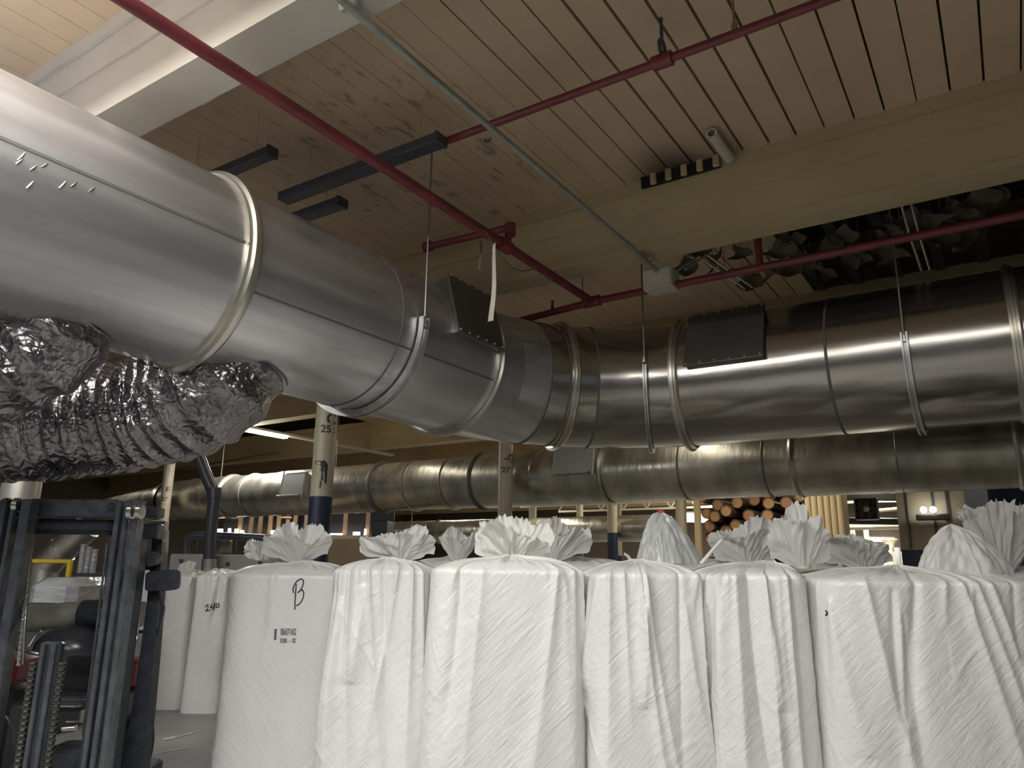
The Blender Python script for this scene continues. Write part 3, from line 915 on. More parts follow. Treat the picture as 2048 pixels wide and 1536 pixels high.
za = lambda px, py, Y: float(aty(px, py, Y)[2])
zc_ = za(655, 836, 5.56); z25 = za(643, 858, 5.56)
column(-6.18, 5.67, .118, 4.28, 2.35, 'beige column with navy base, stencilled C over 25, in front of the long duct', [('C', .17, zc_ + .0, .055, 1), ('25', .115, z25, 0.0, 1), (':', .11, z25, .095, 1)], 'numbered columns')
c25 = [o for o in bpy.data.objects if o.name == 'numbered_column'][0]
rs_ = random.Random(2)
for (px, py, w, h_) in ((638, 925, .055, .03), (648, 927, .03, .05), (645, 938, .02, .04), (644, 952, .012, .05), (657, 934, .02, .07), (659, 951, .012, .09), (640, 968, .01, .05)):
    q = aty(px, py, 5.56); mb = MB(); P = []
    for i in range(10):
        an = 2 * math.pi * i / 10; k = .6 + .6 * rs_.random()
        fa = math.atan2(q[1] - 5.67, q[0] + 6.18) + w * k * math.cos(an) / .118
        P.append((-6.18 + .1205 * math.cos(fa), 5.67 + .1205 * math.sin(fa), q[2] + h_ * k * math.sin(an)))
    mb.add(P, [tuple(range(10))]); mb.build('paint_scuff', M_STENCIL, c25, 0)
zq = za(1010, 916, 9.12); z27 = za(1008, 940, 9.12)
column(-6.18, 9.23, .105, 4.28, 2.32, 'beige column stencilled -C over 27 rising behind the white frilly bag necks', [('-C', .15, zq, .05, 1), ("'27'", .11, z27, 0, 1)], 'numbered columns')
ze = za(338, 978, 9.12)
column(-14.7, 9.23, .105, 4.28, 2.0, 'pale column stencilled E over 27 beside the forklift mast', [('E', .16, ze, .015, 1), ('27', .12, ze - .2, -.03, 1)], 'numbered columns')
for (px, py, D, r, lab) in ((1225, 1066, 15.6, .10, 'round cream and navy column just left of the clear bag neck'),
                            (1160, 1090, 23, .10, 'far cream column with navy foot right of the grey frilly neck'),
                            (1065, 1085, 20, .10, 'far cream column rising behind the white frilly neck'),
                            (1365, 1100, 18, .13, 'shaded beige column left of the tube stack'),
                            (1240, 1112, 19, .055, 'thin white post touching the cream and navy column')):
    q = atd(px, py, D); column(q[0], q[1], r, 4.28, max(1.2, float(q[2])), lab, (), 'far columns')

# fluted column
a, b = aty(1613, 1050, 16.2), aty(1690, 1050, 16.2)
mb = MB(); P = []; n = 61
for z in (0.9, 4.9):
    for i in range(n):
        u = i / (n - 1); P.append((a[0] + (b[0] - a[0]) * u, 16.2 - .035 * abs(math.sin(u * math.pi * 6)) ** .5, z))
    P += [(b[0], 16.7, z), (a[0], 16.7, z)]
mb.grid(P, n + 2, 2, True)
tag(mb.build('fluted_column', M_FLUTE, None, 20), 'broad tan fluted column right of the cardboard tube stack', 'column')

# ================================================================== CARDBOARD TUBE STACK
def tube_proto(mend):
    t = thing('cardboard_tube', (0, 0, 0), 'x', 'tube', 'cardboard tubes in the stack')
    mb = MB(); mb.rev((0, 0, 0), (0, 1, 0), [(0, .119), (0, .131), (3.0, .131)], 28); mb.build('tube_wall', M_TUBEW, t)
    mb = MB(); mb.rev((0, .03, 0), (0, 1, 0), [(0, .0001), (0, .119)], 28); mb.build('end_plug', mend, t)
    return t


def copy_tree(o):
    c = o.copy(); COL.objects.link(c)
    for ch in o.children:
        d = ch.copy(); COL.objects.link(d); d.parent = c
        for g in ch.children:
            e = g.copy(); COL.objects.link(e); e.parent = d
    return c


protos = [tube_proto(M_KRAFT), tube_proto(M_KRAFT2)]
usedp = [False, False]
rt = random.Random(8)
zs = 1380, 970
TZ = lambda x, y: (1380 + x * 260 / 2048, 970 + y * 150 / 1182)
tubes = [(430, 310), (720, 270), (850, 345), (960, 220), (1075, 335), (1235, 285), (1510, 270), (1640, 395), (590, 410), (740, 465), (945, 480), (1215, 475), (1410, 415), (1765, 515), (390, 490), (235, 570), (455, 555),
         (660, 620), (850, 610), (1350, 590), (1560, 550), (505, 710), (730, 730), (250, 830), (640, 880), (1390, 850), (1140, 620), (1150, 180), (1330, 165), (560, 240), (1000, 720), (1200, 780), (860, 830), (1560, 760), (420, 860)]
cells = []
rx_ = random.Random(77)
for i, (zx, zy) in enumerate(tubes):
    px, py = TZ(zx, zy)
    cells.append((px, py))
placed = []
cells += [(rx_.uniform(1404, 1606), rx_.uniform(982, 1128)) for _ in range(2500)]
for i, (px, py) in enumerate(cells):
    q = aty(px, py, 17.2)
    if any(abs(q[0] - c0) ** 2 + (q[2] - c1) ** 2 < .264 ** 2 for c0, c1 in placed): continue
    placed.append((q[0], q[2]))
    k = 1 if (i * 7) % 10 < 4 else 0
    t = protos[k] if not usedp[k] else copy_tree(protos[k])
    usedp[k] = True
    q = aty(px, py, 17.2 + 0.0)
    yy = 17.2 + rt.choice((-.12, 0, .1, .25))
    t.location = (q[0], yy, q[2])
    t['label'] = 'round brown cardboard tube lying end-on in the stack by the fluted column'
    t['group'] = 'cardboard tubes in the stack'
# rack that holds them
a, b = aty(1394, 1050, 17.0), aty(1612, 1050, 17.0)
t = thing('tube_rack', ((a[0] + b[0]) / 2, 17.5, 0), 'tan upright rack frame at the left of the tube stack', 'rack')
for px in (1396,):
    q = aty(px, 1050, 16.9); mb = MB(); mb.box((q[0], 16.9, 2.4), (.13, .12, 4.8)); mb.build('rack_post', M_FLUTE, t)
mb = MB(); mb.box(((a[0] + b[0]) / 2, 20.75, 1.9), (b[0] - a[0], .08, 3.8)); mb.build('back_panel', M_TUBEW, t)

# ================================================================== WHITE BAGS
def vnoise(seed):
    r = np.random.RandomState(seed)
    A = r.rand(24, 5)

    def f(x, y):
        s = 0
        for k in range(24):
            s = s + np.sin(x * (3 + 22 * A[k, 0]) * (1 if k % 2 else -1) + y * (2 + 14 * A[k, 1]) + 6.28 * A[k, 2]) * (.3 + A[k, 3]) / (1 + .12 * k)
        return s / 8
    return f


def perim(hw, hd, nexp, N):
    th = np.linspace(0, 2 * np.pi, 4000, endpoint=False) - np.pi / 2
    c, s = np.cos(th), np.sin(th)
    x = hw * np.sign(c) * np.abs(c) ** (2 / nexp); y = hd * np.sign(s) * np.abs(s) ** (2 / nexp)
    d = np.hypot(np.diff(np.r_[x, x[0]]), np.diff(np.r_[y, y[0]])); L = np.r_[0, np.cumsum(d)]
    S = np.linspace(0, L[-1], N, endpoint=False)
    X = np.interp(S, L, np.r_[x, x[0]]); Y = np.interp(S, L, np.r_[y, y[0]])
    tx, ty = np.roll(X, -1) - np.roll(X, 1), np.roll(Y, -1) - np.roll(Y, 1)
    l = np.hypot(tx, ty)
    return X, Y, ty / l, -tx / l, S, L[-1]


BAGS = {}


def bag(key, xl, xr, Df, depth, yrim, label, seed, yaw=0.0, nexp=5.2, N=520, MT=150, folds=1.0, flare=.03, neck=(0, 0), dome=.045, group='white bags in the front row', amp=1.0, long_folds=()):
    a, b = atd(xl, yrim, Df), atd(xr, yrim, Df)
    hw = (b - a) @ R0 / 2; hd = depth / 2
    cen = (a + b) / 2 + F0 * hd
    h = float((a[2] + b[2]) / 2)
    t = thing('bulk_bag', (cen[0], cen[1], 0), label, 'bag', group)
    R = rotz(YAW + yaw)
    rng = np.random.RandomState(seed)
    X, Y, nx, ny, S, PL = perim(hw - .01, hd - .01, nexp, N)
    # S starts at the middle of the front face (local -y) and runs to +x
    F = []
    nf = int(PL / .16 * folds)
    for i in range(nf):            # long hanging folds
        F.append(dict(s=rng.rand() * PL, k=rng.normal(0, .07), w0=.010 + .022 * rng.rand(), w1=.025 + .05 * rng.rand(), a=(.012 + .022 * rng.rand()) * (1 if rng.rand() < .72 else -1), t0=-.05 + .25 * (rng.rand() ** 2), t1=.6 + .9 * rng.rand(), q=rng.normal(0, .05)))
    for i in range(int(PL / .22 * folds)):       # short gathers under the rim
        F.append(dict(s=rng.rand() * PL, k=rng.normal(0, .12), w0=.008 + .012 * rng.rand(), w1=.03 + .03 * rng.rand(), a=.008 + .014 * rng.rand(), t0=-.06, t1=.12 + .3 * rng.rand(), q=0))
    for i in range(int(PL / .26 * folds)):       # slanting drag wrinkles
        F.append(dict(s=rng.rand() * PL, k=rng.choice((-1, 1)) * (.35 + .7 * rng.rand()), w0=.012, w1=.022 + .02 * rng.rand(), a=.003 + .005 * rng.rand(), t0=.1 + .9 * rng.rand(), t1=None, q=0))
    for f in F:
        if f['t1'] is None: f['t1'] = f['t0'] + .15 + .3 * rng.rand()
    for (s, k, w0, w1, am, t0, t1, q) in long_folds:
        F.append(dict(s=s, k=k, w0=w0, w1=w1, a=am, t0=t0, t1=t1, q=q))
    vn = vnoise(seed + 50)
    tt = np.r_[np.linspace(0, .12, 12)[:-1], np.linspace(.12, h, MT)]
    tsz = tt.size
    SS, TT = np.meshgrid(S, tt)
    D = np.zeros_like(SS)
    for f in F:
        u = np.clip((TT - f['t0']) / max(.05, f['t1'] - f['t0']), 0, 1)
        env = np.sin(np.pi * np.clip(u, 0, 1)) ** .5 if f['t0'] > 0 else np.cos(u * np.pi / 2) ** .8
        if f['t0'] > 0: env = np.where((u <= 0) | (u >= 1), 0, env)
        w = f['w0'] + (f['w1'] - f['w0']) * np.clip((TT - f['t0']), 0, None)
        ds = SS - (f['s'] + f['k'] * TT + f['q'] * TT * TT)
        ds = (ds + PL / 2) % PL - PL / 2
        D += amp * f['a'] * env * np.exp(-np.abs(ds / w) ** 1.45)
    D += .006 * amp * vn(SS * 1.4, TT * 1.1) * np.clip(TT * 3, 0, 1)
    for k in range(16):            # crinkle families: thin slanting ridges in patches
        an = rng.choice((-1, 1)) * rng.uniform(.35, 1.15); lam = rng.uniform(.05, .13)
        ph_ = (SS * math.cos(an) + TT * math.sin(an)) * math.pi / lam + .9 * vn(SS * .9 + k, TT * .8 - k) * 2
        msk = np.clip(vn(SS * .55 + 3.1 * k, TT * .6 + 1.7 * k) * 1.6 - .25, 0, 1)
        D += amp * rng.uniform(.0025, .0055) * (1 - np.abs(np.sin(ph_))) ** 3 * msk * np.clip(TT * 5, 0, 1)
    D += flare * (TT / h) ** 1.1
    rc = .038
    P = []
    rim_in = np.where(TT < rc, rc - np.sqrt(np.clip(rc ** 2 - (rc - TT) ** 2, 0, None)), 0)
    OX = X[None, :] + nx[None, :] * (D - rim_in); OY = Y[None, :] + ny[None, :] * (D - rim_in); OZ = h - TT
    OZ = np.where(OZ < .0, 0, OZ)
    # top: gathered towards the neck
    K = 26; nb = 30 + int(rng.rand() * 8)
    tops = []
    ang = np.arctan2(Y - neck[1], X - neck[0]); rn = .035
    pl = np.zeros_like(ang)
    for k in range(6):
        pl += np.sin(ang * (9 + 5 * k) + 6.28 * rng.rand()) / (1 + .3 * k)
    for i in range(K, 0, -1):
        q = i / K
        e = q ** 1.0
        bx, by = OX[0] * (1 - e) + (neck[0] + rn * np.cos(ang)) * e, OY[0] * (1 - e) + (neck[1] + rn * np.sin(ang)) * e
        z = h + dome * (1 - (1 - q) ** 4) + .03 * q ** 6 + .006 * pl * np.sin(np.pi * min(1, q * .9 + .05)) * (.4 + q)
        tops.append((bx, by, z + 0 * bx))
    for bx, by, z in tops:
        for i in range(N): P.append((bx[i], by[i], z[i]))
    for j in range(tsz):
        for i in range(N): P.append((OX[j, i], OY[j, i], OZ[j, i]))
    Pw = (R @ np.array(P).T).T + np.array([cen[0], cen[1], 0])
    mb = MB(); mb.grid(Pw, N, K + tsz, True)
    body = mb.build('liner_body', M_BAG, t, 180)
    nk = R @ np.array([neck[0], neck[1], 0]) + np.array([cen[0], cen[1], h + dome + .02])
    BAGS[key] = (t, mb, nk, h)
    return t


def tuft(key, kind, wl, wr, hgt, seed, m=None, lean=0.0, base=None, depth=.6, ragged=.25, name='gathered_neck', label=None):
    """neck of the bag above its tie: wl / wr = reach to camera left / right, hgt = height"""
    t, _, nk, _ = BAGS[key]
    if base is not None: nk = base
    rng = np.random.RandomState(seed); n, k = 220, 34
    m = m or M_TUFT
    ph = rng.rand(12) * 6.28
    P = []
    for j in range(k):
        s = j / (k - 1)
        for i in range(n):
            a = 2 * math.pi * i / n
            c_, s_ = math.cos(a), math.sin(a)
            reach = (wr if c_ > 0 else wl)
            pleat = sum(math.sin(a * f + ph[q]) * w for q, (f, w) in enumerate(((7, .5), (11, .5), (17, .4), (23, .35), (31, .25))))
            slow = sum(math.sin(a * f + ph[q + 5]) * w for q, (f, w) in enumerate(((1, .5), (2, .6), (3, .6), (5, .4))))
            if kind in ('fan', 'vase'):
                aw = a + .10 * math.sin(3 * a + ph[4]) + .06 * math.sin(7 * a + ph[5])
                zz = sum((abs(((aw * f / math.pi + ph[q]) % 2) - 1) - .5) * w for q, (f, w) in enumerate(((5, .9), (9, .8), (15, .4), (26, .18))))
                low = .22 if kind == 'fan' else .78
                top = low + (1 - low) * abs(s_) ** .55 * (1.0 if s_ > 0 else (.72 if kind == 'fan' else .9))
                z = hgt * s ** (.9 if kind == 'fan' else 1.0) * top * (1 + .17 * slow * s + ragged * .22 * zz * s * s + (.025 * math.sin(41 * a + ph[2]) + .02 * math.sin(67 * a + ph[1])) * s ** 4)
                rr = .028 + (reach - .028) * (s ** .95 if kind == 'fan' else s ** .8) * (1 + .10 * slow * s + .05 * zz * s)
                y = depth * (1 + .55 * zz * s ** .6)
                z += .012 * math.sin(5 * a + 9 * s + ph[6]) * s
            elif kind == 'lump':
                rr = reach * (1 - s ** 1.7) ** .75 * (1 + .07 * pleat * (.4 + .6 * s) + .13 * slow) + .02 * (1 - s)
                z = hgt * s * (1 + .10 * slow); y = depth
            elif kind == 'dome':
                rr = reach * (math.sin(math.pi * min(1, .18 + .82 * s)) ** .6 if s > .36 else .62 + .38 * math.sin(math.pi * s / .72)); rr *= 1 + .06 * pleat + .07 * slow
                if s > .93: rr *= .6
                z = hgt * s * (1 + .08 * slow * (1 - s)); y = depth
            else:  # cone
                rr = reach * (1 - s) ** .62 * (1 + .05 * pleat + .07 * slow) + .012
                z = hgt * s * (1 + .02 * pleat); y = depth
            jit = .008 * math.sin(a * 11 + s * 9 + ph[3]) + .005 * math.sin(a * 23 - s * 16 + ph[7])
            rr += jit * (.3 + s) * (min(wl, wr) / .2)
            P.append(nk + R0 * (rr * c_ + lean * z) + F0 * (rr * s_ * y) + Z0 * (z - .015))
    mb = MB(); mb.grid(P, n, k, True)
    o = mb.build(name, m, t, 60, label)
    if kind in ('fan', 'vase'):
        mb = MB(); mb.rev(nk + Z0 * -.012, (0, 0, 1), [(0, .03), (0, .042), (.018, .042), (.018, .03)], 24); mb.build('tie_cord', M_WHT, t)
    return o


def on_bag(key, px, py):
    mb = BAGS[key][1]
    if not hasattr(mb, 'bvh'): mb.bvh = BVHTree.FromPolygons([Vector(v) for v in mb.v], mb.f)
    d = V(ray(px, py)).normalized()
    hit = mb.bvh.ray_cast(V(CAM), d)
    return (np.array(hit[0]), np.array(d)) if hit[0] is not None else (None, None)


def stroke(key, pts, r, name, label):
    mb = MB(); Q = []
    for px, py in pts:
        q, d = on_bag(key, px, py)
        if q is not None: Q.append(q - d * .003)
    if len(Q) > 1: mb.tube(Q, r, 6); mb.build(name, M_INK, BAGS[key][0], 60, label)


def text_on(key, s, px, py, hpx, name, label, sx=1.0):
    mb = MB()
    for i, ch in enumerate(s):
        if ch == ' ': continue
        vs, fs = text_geo('6' if ch == '9' else ch, 1.0, .022); P = []
        cy_ = .0
        for vx, vy, _ in vs:
            if ch == '9': vx, vy = -vx, -vy
            q, d = on_bag(key, px + (vx + (i - (len(s) - 1) / 2) * .60) * hpx * sx * 1.4, py - vy * hpx * 1.4)
            P.append(q - d * .006)
        mb.add(P, fs)
    mb.build(name, M_INK, BAGS[key][0], 0, label)


def spl(pts, k=8):
    out = []; e = [pts[0]] + pts + [pts[-1]]
    for i in range(1, len(e) - 2):
        for s in range(k):
            t = s / k; a, b, c, d = map(np.array, (e[i - 1], e[i], e[i + 1], e[i + 2]))
            out.append(tuple(.5 * ((2 * b) + (c - a) * t + (2 * a - 5 * b + 4 * c - d) * t * t + (3 * b - a - 3 * c + d) * t ** 3)))
    out.append(pts[-1]); return out


bag('b1', 446, 690, 5.45, .85, 1146, 'white bag marked with a handwritten B and a printed number', 11, folds=.55, amp=.8, neck=(.06, -.05), dome=.06)
bag('b2', 657, 862, 4.95, .80, 1136, 'narrow white bag with hanging folds between the B bag and the wide smooth bag', 12, folds=1.25, amp=1.15, neck=(.0, -.08), flare=.06,
    long_folds=((-.27, -.02, .012, .03, .022, -.05, 2, 0), (-.19, .03, .010, .03, .020, -.05, 1.8, .02), (-.07, .10, .010, .03, .024, -.03, 1.9, .02), (.02, .08, .012, .03, -.02, -.05, 1.5, 0), (.12, -.10, .012, .03, .022, -.05, 1.2, -.04), (.21, .0, .010, .03, .026, -.05, 2, 0), (.27, .02, .010, .03, .02, -.05, 2, 0)))
bag('b3', 850, 1175, 4.5, .90, 1135, 'wide smooth white bag under the whitest frilly neck', 13, folds=.55, amp=.85, neck=(.03, -.1), dome=.05,
    long_folds=((.30, -.10, .02, .06, .03, -.05, 1.9, -.03), (.40, -.02, .02, .05, .028, -.05, 2.0, 0)))
bag('b4', 1180, 1414, 4.45, .90, 1143, 'white bag topped by the clear neck with a red tip', 14, folds=1.2, amp=1.1, neck=(.0, -.05), flare=.045,
    long_folds=((-.05, .06, .010, .03, .028, -.05, 1.7, .04), (-.02, .09, .010, .03, .022, -.05, 1.6, .05), (-.22, -.02, .012, .04, .022, -.05, 1.8, 0), (-.14, .02, .01, .03, .018, -.05, .9, 0), (.30, .0, .012, .03, .03, -.05, 2, 0), (.18, -.03, .01, .03, -.018, -.05, 1.4, 0)))
bag('b5', 1419, 1638, 4.36, .90, 1146, 'deeply folded white bag just left of the dark gap', 15, folds=1.4, amp=1.05, neck=(.18, -.02), nexp=4.2,
    long_folds=((.0, .02, .02, .035, .035, -.05, 2, 0), (.12, .01, .02, .03, .03, -.05, 2, 0), (-.16, 0, .03, .04, .03, -.05, 2, 0)))
bag('b6', 1650, 2120, 4.25, 1.0, 1160, 'broad white bag at the right with long slanting folds', 16, folds=.7, amp=.95, neck=(-.05, -.1), dome=.05,
    long_folds=((.10, .22, .02, .05, .03, -.05, 1.6, 0), (.18, .26, .02, .05, .028, -.05, 1.7, 0), (-.42, .12, .02, .05, .022, -.05, 1.7, .05), (.26, .25, .02, .05, .025, -.05, 1.7, 0)))
# second row, mostly hidden
for key, xl, xr, Df, yr, lab, sd in (('r1', 455, 610, 7.2, 1140, 'white bag behind the B bag with a small grey neck', 31),
                                     ('r2', 800, 985, 6.1, 1130, 'white bag behind the front row with a grey crumpled neck left of the whitest one', 32),
                                     ('r3', 1035, 1290, 5.7, 1131, 'white bag behind the front row with a grey frilly neck right of the whitest one', 33),
                                     ('r4', 1370, 1600, 5.6, 1135, 'white bag behind the front row with a broad dull fan neck before the tubes', 34),
                                     ('r5', 1640, 1830, 5.5, 1140, 'white bag behind the front row with the low dark-toned neck below the doorway', 35),
                                     ('r6', 1905, 2180, 5.5, 1146, 'white bag behind the right one with a tall upright neck', 36)):
    bag(key, xl, xr, Df, .9, yr, lab, sd, N=220, MT=40, group='white bags in the second row')
# background bags left of the B bag
for key, xl, xr, Df, yr, lab, sd in (('k1', 326, 388, 9.3, 1151, 'shaded white bag with a small white knot beside the forklift mirror', 41),
                                     ('k2', 386, 462, 9.1, 1150, 'shaded white bag with scribbled digits next to the B bag', 42),
                                     ('k0', 262, 322, 9.6, 1152, 'shaded white bag half hidden behind the forklift mast', 43)):
    bag(key, xl, xr, Df, .7, yr, lab, sd, N=260, MT=60, group='white bags in the left background')

px2 = lambda key, x, y: None
def base_at(x, y, D): return atd(x, y, D)
tuft('b1', 'fan', .25, .23, .29, 1, base=base_at(592, 1122, 5.85), depth=.45, ragged=.5)
tuft('b2', 'fan', .27, .22, .25, 2, base=base_at(800, 1120, 5.3), depth=.5)
tuft('b3', 'fan', .25, .22, .31, 3, base=base_at(1030, 1124, 4.95), depth=.7, ragged=.5, m=mat('bright_white_neck', (0.88, 0.88, 0.84), 0.45, bump=.3, bsize=26, bdist=.01, transl=.22))
tuft('b4', 'cone', .17, .24, .32, 4, base=base_at(1327, 1122, 4.95), m=M_TUFTC, lean=-.06, depth=.75, label='clear film neck')
mb = MB(); q = base_at(1322, 1024, 4.95); mb.bbox(q, (.045, .03, .022), .008, RC); mb.build('red_tie', M_REDTAG, BAGS['b4'][0], label='bright red tip')
tuft('b5', 'fan', .22, .18, .36, 5, base=base_at(1608, 1134, 4.85), depth=.55)
tuft('b6', 'lump', .21, .25, .27, 6, base=base_at(1918, 1143, 4.6), depth=.7, lean=-.05)
tuft('r1', 'fan', .16, .14, .20, 7, base=base_at(520, 1118, 7.3), depth=.5)
tuft('r2', 'vase', .15, .17, .235, 8, base=base_at(915, 1122, 6.2), depth=.6)
tuft('r3', 'fan', .18, .24, .32, 9, base=base_at(1105, 1120, 5.8), depth=.5, lean=.15)
tuft('r4', 'fan', .28, .26, .36, 10, base=base_at(1500, 1132, 5.7), depth=.5)
tuft('r5', 'fan', .28, .22, .25, 11, base=base_at(1730, 1135, 5.6), depth=.5, lean=-.25)
tuft('r6', 'vase', .26, .30, .46, 12, base=base_at(2012, 1142, 5.55), depth=.7)
tuft('k1', 'fan', .11, .10, .17, 13, base=base_at(374, 1147, 9.4), depth=.6)
tuft('k2', 'fan', .08, .10, .06, 14, base=base_at(430, 1147, 9.3), depth=.6)
tuft('k0', 'fan', .10, .10, .08, 15, base=base_at(290, 1147, 9.7), depth=.6)
# loose tie strips
for key, p, q, D, lab in (('b5', (1402, 1128), (1443, 1080), 4.42, 'white tie strip sticking up'), ('b4', (1262, 1122), (1248, 1107), 5.2, 'white tie strip')):
    mb = MB(); mb.tube([atd(p[0], p[1], D), atd((p[0] + q[0]) / 2 + 1, (p[1] + q[1]) / 2 - 2, D), atd(q[0], q[1], D)], [.012, .010, .008], 8); mb.build('tie_strip', M_TUFT, BAGS[key][0], label=lab)

# writing on the bags
Bz = lambda x, y: (380 + x * 620 / 1960, 1050 + y * 486 / 1536)
stroke('b1', spl([Bz(*p) for p in ((662, 535), (664, 480), (668, 420), (672, 372))]), .0042, 'handwritten_letter', 'black marker letter B')
stroke('b1', spl([Bz(*p) for p in ((655, 430), (652, 400), (672, 360), (700, 342), (716, 352), (712, 385), (695, 415), (680, 428), (705, 410), (718, 428), (714, 462), (696, 494), (672, 510))]), .0042, 'handwritten_letter', 'black marker letter B')
text_on('b1', '006571952', *Bz(622, 677), 12.5, 'printed_number', 'black printed number 006571952', .335)
text_on('b1', '5300 - 02', *Bz(619, 732), 8.5, 'printed_number', 'black printed code 5300 - 02', .50)
mb = MB(); P = []
for (x, y) in ((534, 657), (550, 657), (546, 727), (530, 727)):
    q, d = on_bag('b1', *Bz(x, y)); P.append(q - d * .003)
mb.add(P, [(0, 1, 2, 3)]); mb.build('printed_barcode', mat('grey_ink', (0.13, 0.13, 0.13), .6), BAGS['b1'][0], 0)
stroke('k2', spl([(410, 1214), (416, 1209), (415, 1218), (411, 1222), (420, 1220)]), .006, 'handwritten_digit', None)
stroke('k2', spl([(424, 1208), (421, 1215), (428, 1214), (429, 1206), (427, 1221)]), .006, 'handwritten_digit', None)
stroke('k2', spl([(434, 1206), (432, 1214), (438, 1213), (437, 1206)]), .006, 'handwritten_digit', None)
stroke('b6', spl([(1652, 1222), (1655, 1226), (1652, 1231)]), .006, 'handwritten_mark', None)

# ================================================================== FORKLIFT
fk = thing('forklift', (*atd(150, 1500, 5.3)[:2], 0), 'black forklift with a tall mast and red body at the left', 'forklift')
fz = float(atd(150, 1003, 4.9)[2])


def vbar(px, y, D, w, d, z0, z1, m, name, par=fk, b=.006):
    q = atd(px, y, D); mb = MB(); mb.bbox((q[0], q[1], (z0 + z1) / 2), (w, d, z1 - z0), b, RC); return mb.build(name, m, par)


def hbar(x0, x1, y0, y1, D, d, m, name, par=fk, b=.008):
    a, c = atd(x0, y1, D), atd(x1, y0, D); cc = (a + c) / 2; w = (c - a) @ R0
    mb = MB(); mb.bbox(cc, (w, d, abs(c[2] - a[2])), b, RC); return mb.build(name, m, par)


zt = fz
# right mast: three nested channels
for px, w, D, top, m, nm in ((236, .034, 4.82, 0, M_FORKG, 'inner_rail'), (253, .036, 4.80, .0, M_FORKG, 'middle_rail'), (271, .040, 4.78, 0, M_FORKG, 'outer_rail'), (287, .030, 4.98, -.02, M_FORK, 'outer_rail'), (262, .20, 5.02, -.06, M_FORK, 'rail_web')):
    vbar(px, 1072, D, w, .10, .05, zt + top, m, nm)
for px, w, D, top, m, nm in ((5, .036, 4.80, 0, M_FORKG, 'outer_rail'), (24, .026, 4.82, 0, M_FORKG, 'middle_rail'), (50, .062, 4.80, 0, M_FORKG, 'inner_rail'), (-16, .05, 4.9, 0, M_FORK, 'outer_rail'), (22, .20, 5.02, -.04, M_FORK, 'rail_web')):
    vbar(px, 1072, D, w, .10, .05, zt + top, m, nm)
cb = hbar(62, 240, 1000, 1034, 4.92, .07, M_FORKG, 'top_crossbar')
hbar(60, 236, 1040, 1068, 4.96, .10, M_FORK, 'lower_crossbar', b=.03)
hbar(216, 230, 1006, 1020, 4.87, .04, M_FORK, 'bolt_head', cb)
for px, py, D in ((34, 1010, 4.8), (14, 1010, 4.84), (262, 1024, 4.70), (280, 1024, 4.70)):
    q = atd(px, py, D); mb = MB(); mb.rev(q - R0 * .018, R0, [(0, .004), (0, .04), (.006, .045), (.030, .045), (.036, .04), (.036, .004)], 28); mb.build('guide_roller', M_CHROME, fk)
# lift cylinder with its two leaf chains
q = atd(104, 1300, 4.72); zc0 = float(atd(104, 1283, 4.72)[2])
mb = MB(); mb.bbox((q[0], q[1], (.1 + zc0) / 2), (.125, .06, zc0 - .1), .012, RC); cy = mb.build('lift_cylinder', M_FORK, fk)
for dx in (-.03, .03):
    p = q + R0 * dx - F0 * .04; mb = MB(); mb.tube([(p[0], p[1], .1), (p[0], p[1], zc0 - .01)], .015, 10); mb.build('guide_rod', M_FORKG, cy)
for sgn in (-1, 1):
    mb = MB(); p = q + R0 * sgn * .085 - F0 * .02; z = .3; i = 0
    while z < zc0 - .12:
        wv = .048 if i % 2 else .034
        mb.bbox((p[0], p[1], z), (wv, .02 if i % 2 else .03, .018), .004, RC); z += .0165; i += 1
    mb.build('leaf_chain', M_CHAIN, fk)
# bright chain and hose inside the left rail
mb = MB(); a, b = atd(62, 1090, 4.9), atd(36, 1330, 4.72)
for i in range(46):
    p = a + (b - a) * i / 45; mb.bbox(p, (.022 if i % 2 else .014, .014, .017), .003, RC)
mb.build('hoist_chain', M_CHROME, fk)
mb = MB(); mb.tube([atd(66, 1075, 4.95), atd(52, 1200, 4.86), atd(45, 1330, 4.8)], .011, 8); mb.build('hydraulic_hose', M_FORK, fk)
mb = MB(); mb.tube([atd(222, 1075, 4.95), atd(205, 1240, 4.85), atd(176, 1420, 4.8), atd(160, 1536, 4.8)], .011, 8); mb.build('hydraulic_hose', M_FORK, fk)
mb = MB(); mb.tube([atd(214, 1085, 4.98), atd(196, 1240, 4.9), atd(166, 1470, 4.85)], .008, 8); mb.build('steel_line', M_FORKG, fk)
# load sleeve across behind the mast, round dash cover, seat and body
a, b = atd(55, 1238, 5.5), atd(172, 1228, 5.5)
mb = MB(); mb.tube([a + (b - a) * s for s in np.linspace(0, 1, 12)], [.088 + .006 * math.sin(i * 1.1) for i in range(12)], 24); sl = mb.build('grey_sleeve', M_TUBEG, fk)
mb = MB(); mb.tube([b - R0 * .02, b + R0 * .14], .098, 20); mb.build('sleeve_clamp', M_FORK, sl)
mb = MB(); mb.tube([atd(252, 1228, 5.5), atd(285, 1228, 5.5)], .085, 20); mb.build('sleeve_end', M_TUBEG, sl)
q = atd(142, 1300, 5.4); mb = MB(); P = []
for j in range(14):
    s = j / 13; rr = .235 * math.cos(s * math.pi / 2); zz = .165 * math.sin(s * math.pi / 2)
    for i in range(40):
        an = 2 * math.pi * i / 40; P.append(q + R0 * rr * math.cos(an) + F0 * rr * math.sin(an) * .9 + Z0 * zz)
mb.grid(P, 40, 14, True); mb.build('dash_cover', M_FORK, fk)
hbar(128, 200, 1302, 1385, 5.75, .12, M_SEAT, 'seat_back', b=.03)
hbar(100, 205, 1383, 1410, 5.6, .5, M_FORKG, 'seat_base', b=.03)
hbar(20, 62, 1312, 1362, 5.7, .3, M_FRED, 'red_cowl', b=.02)
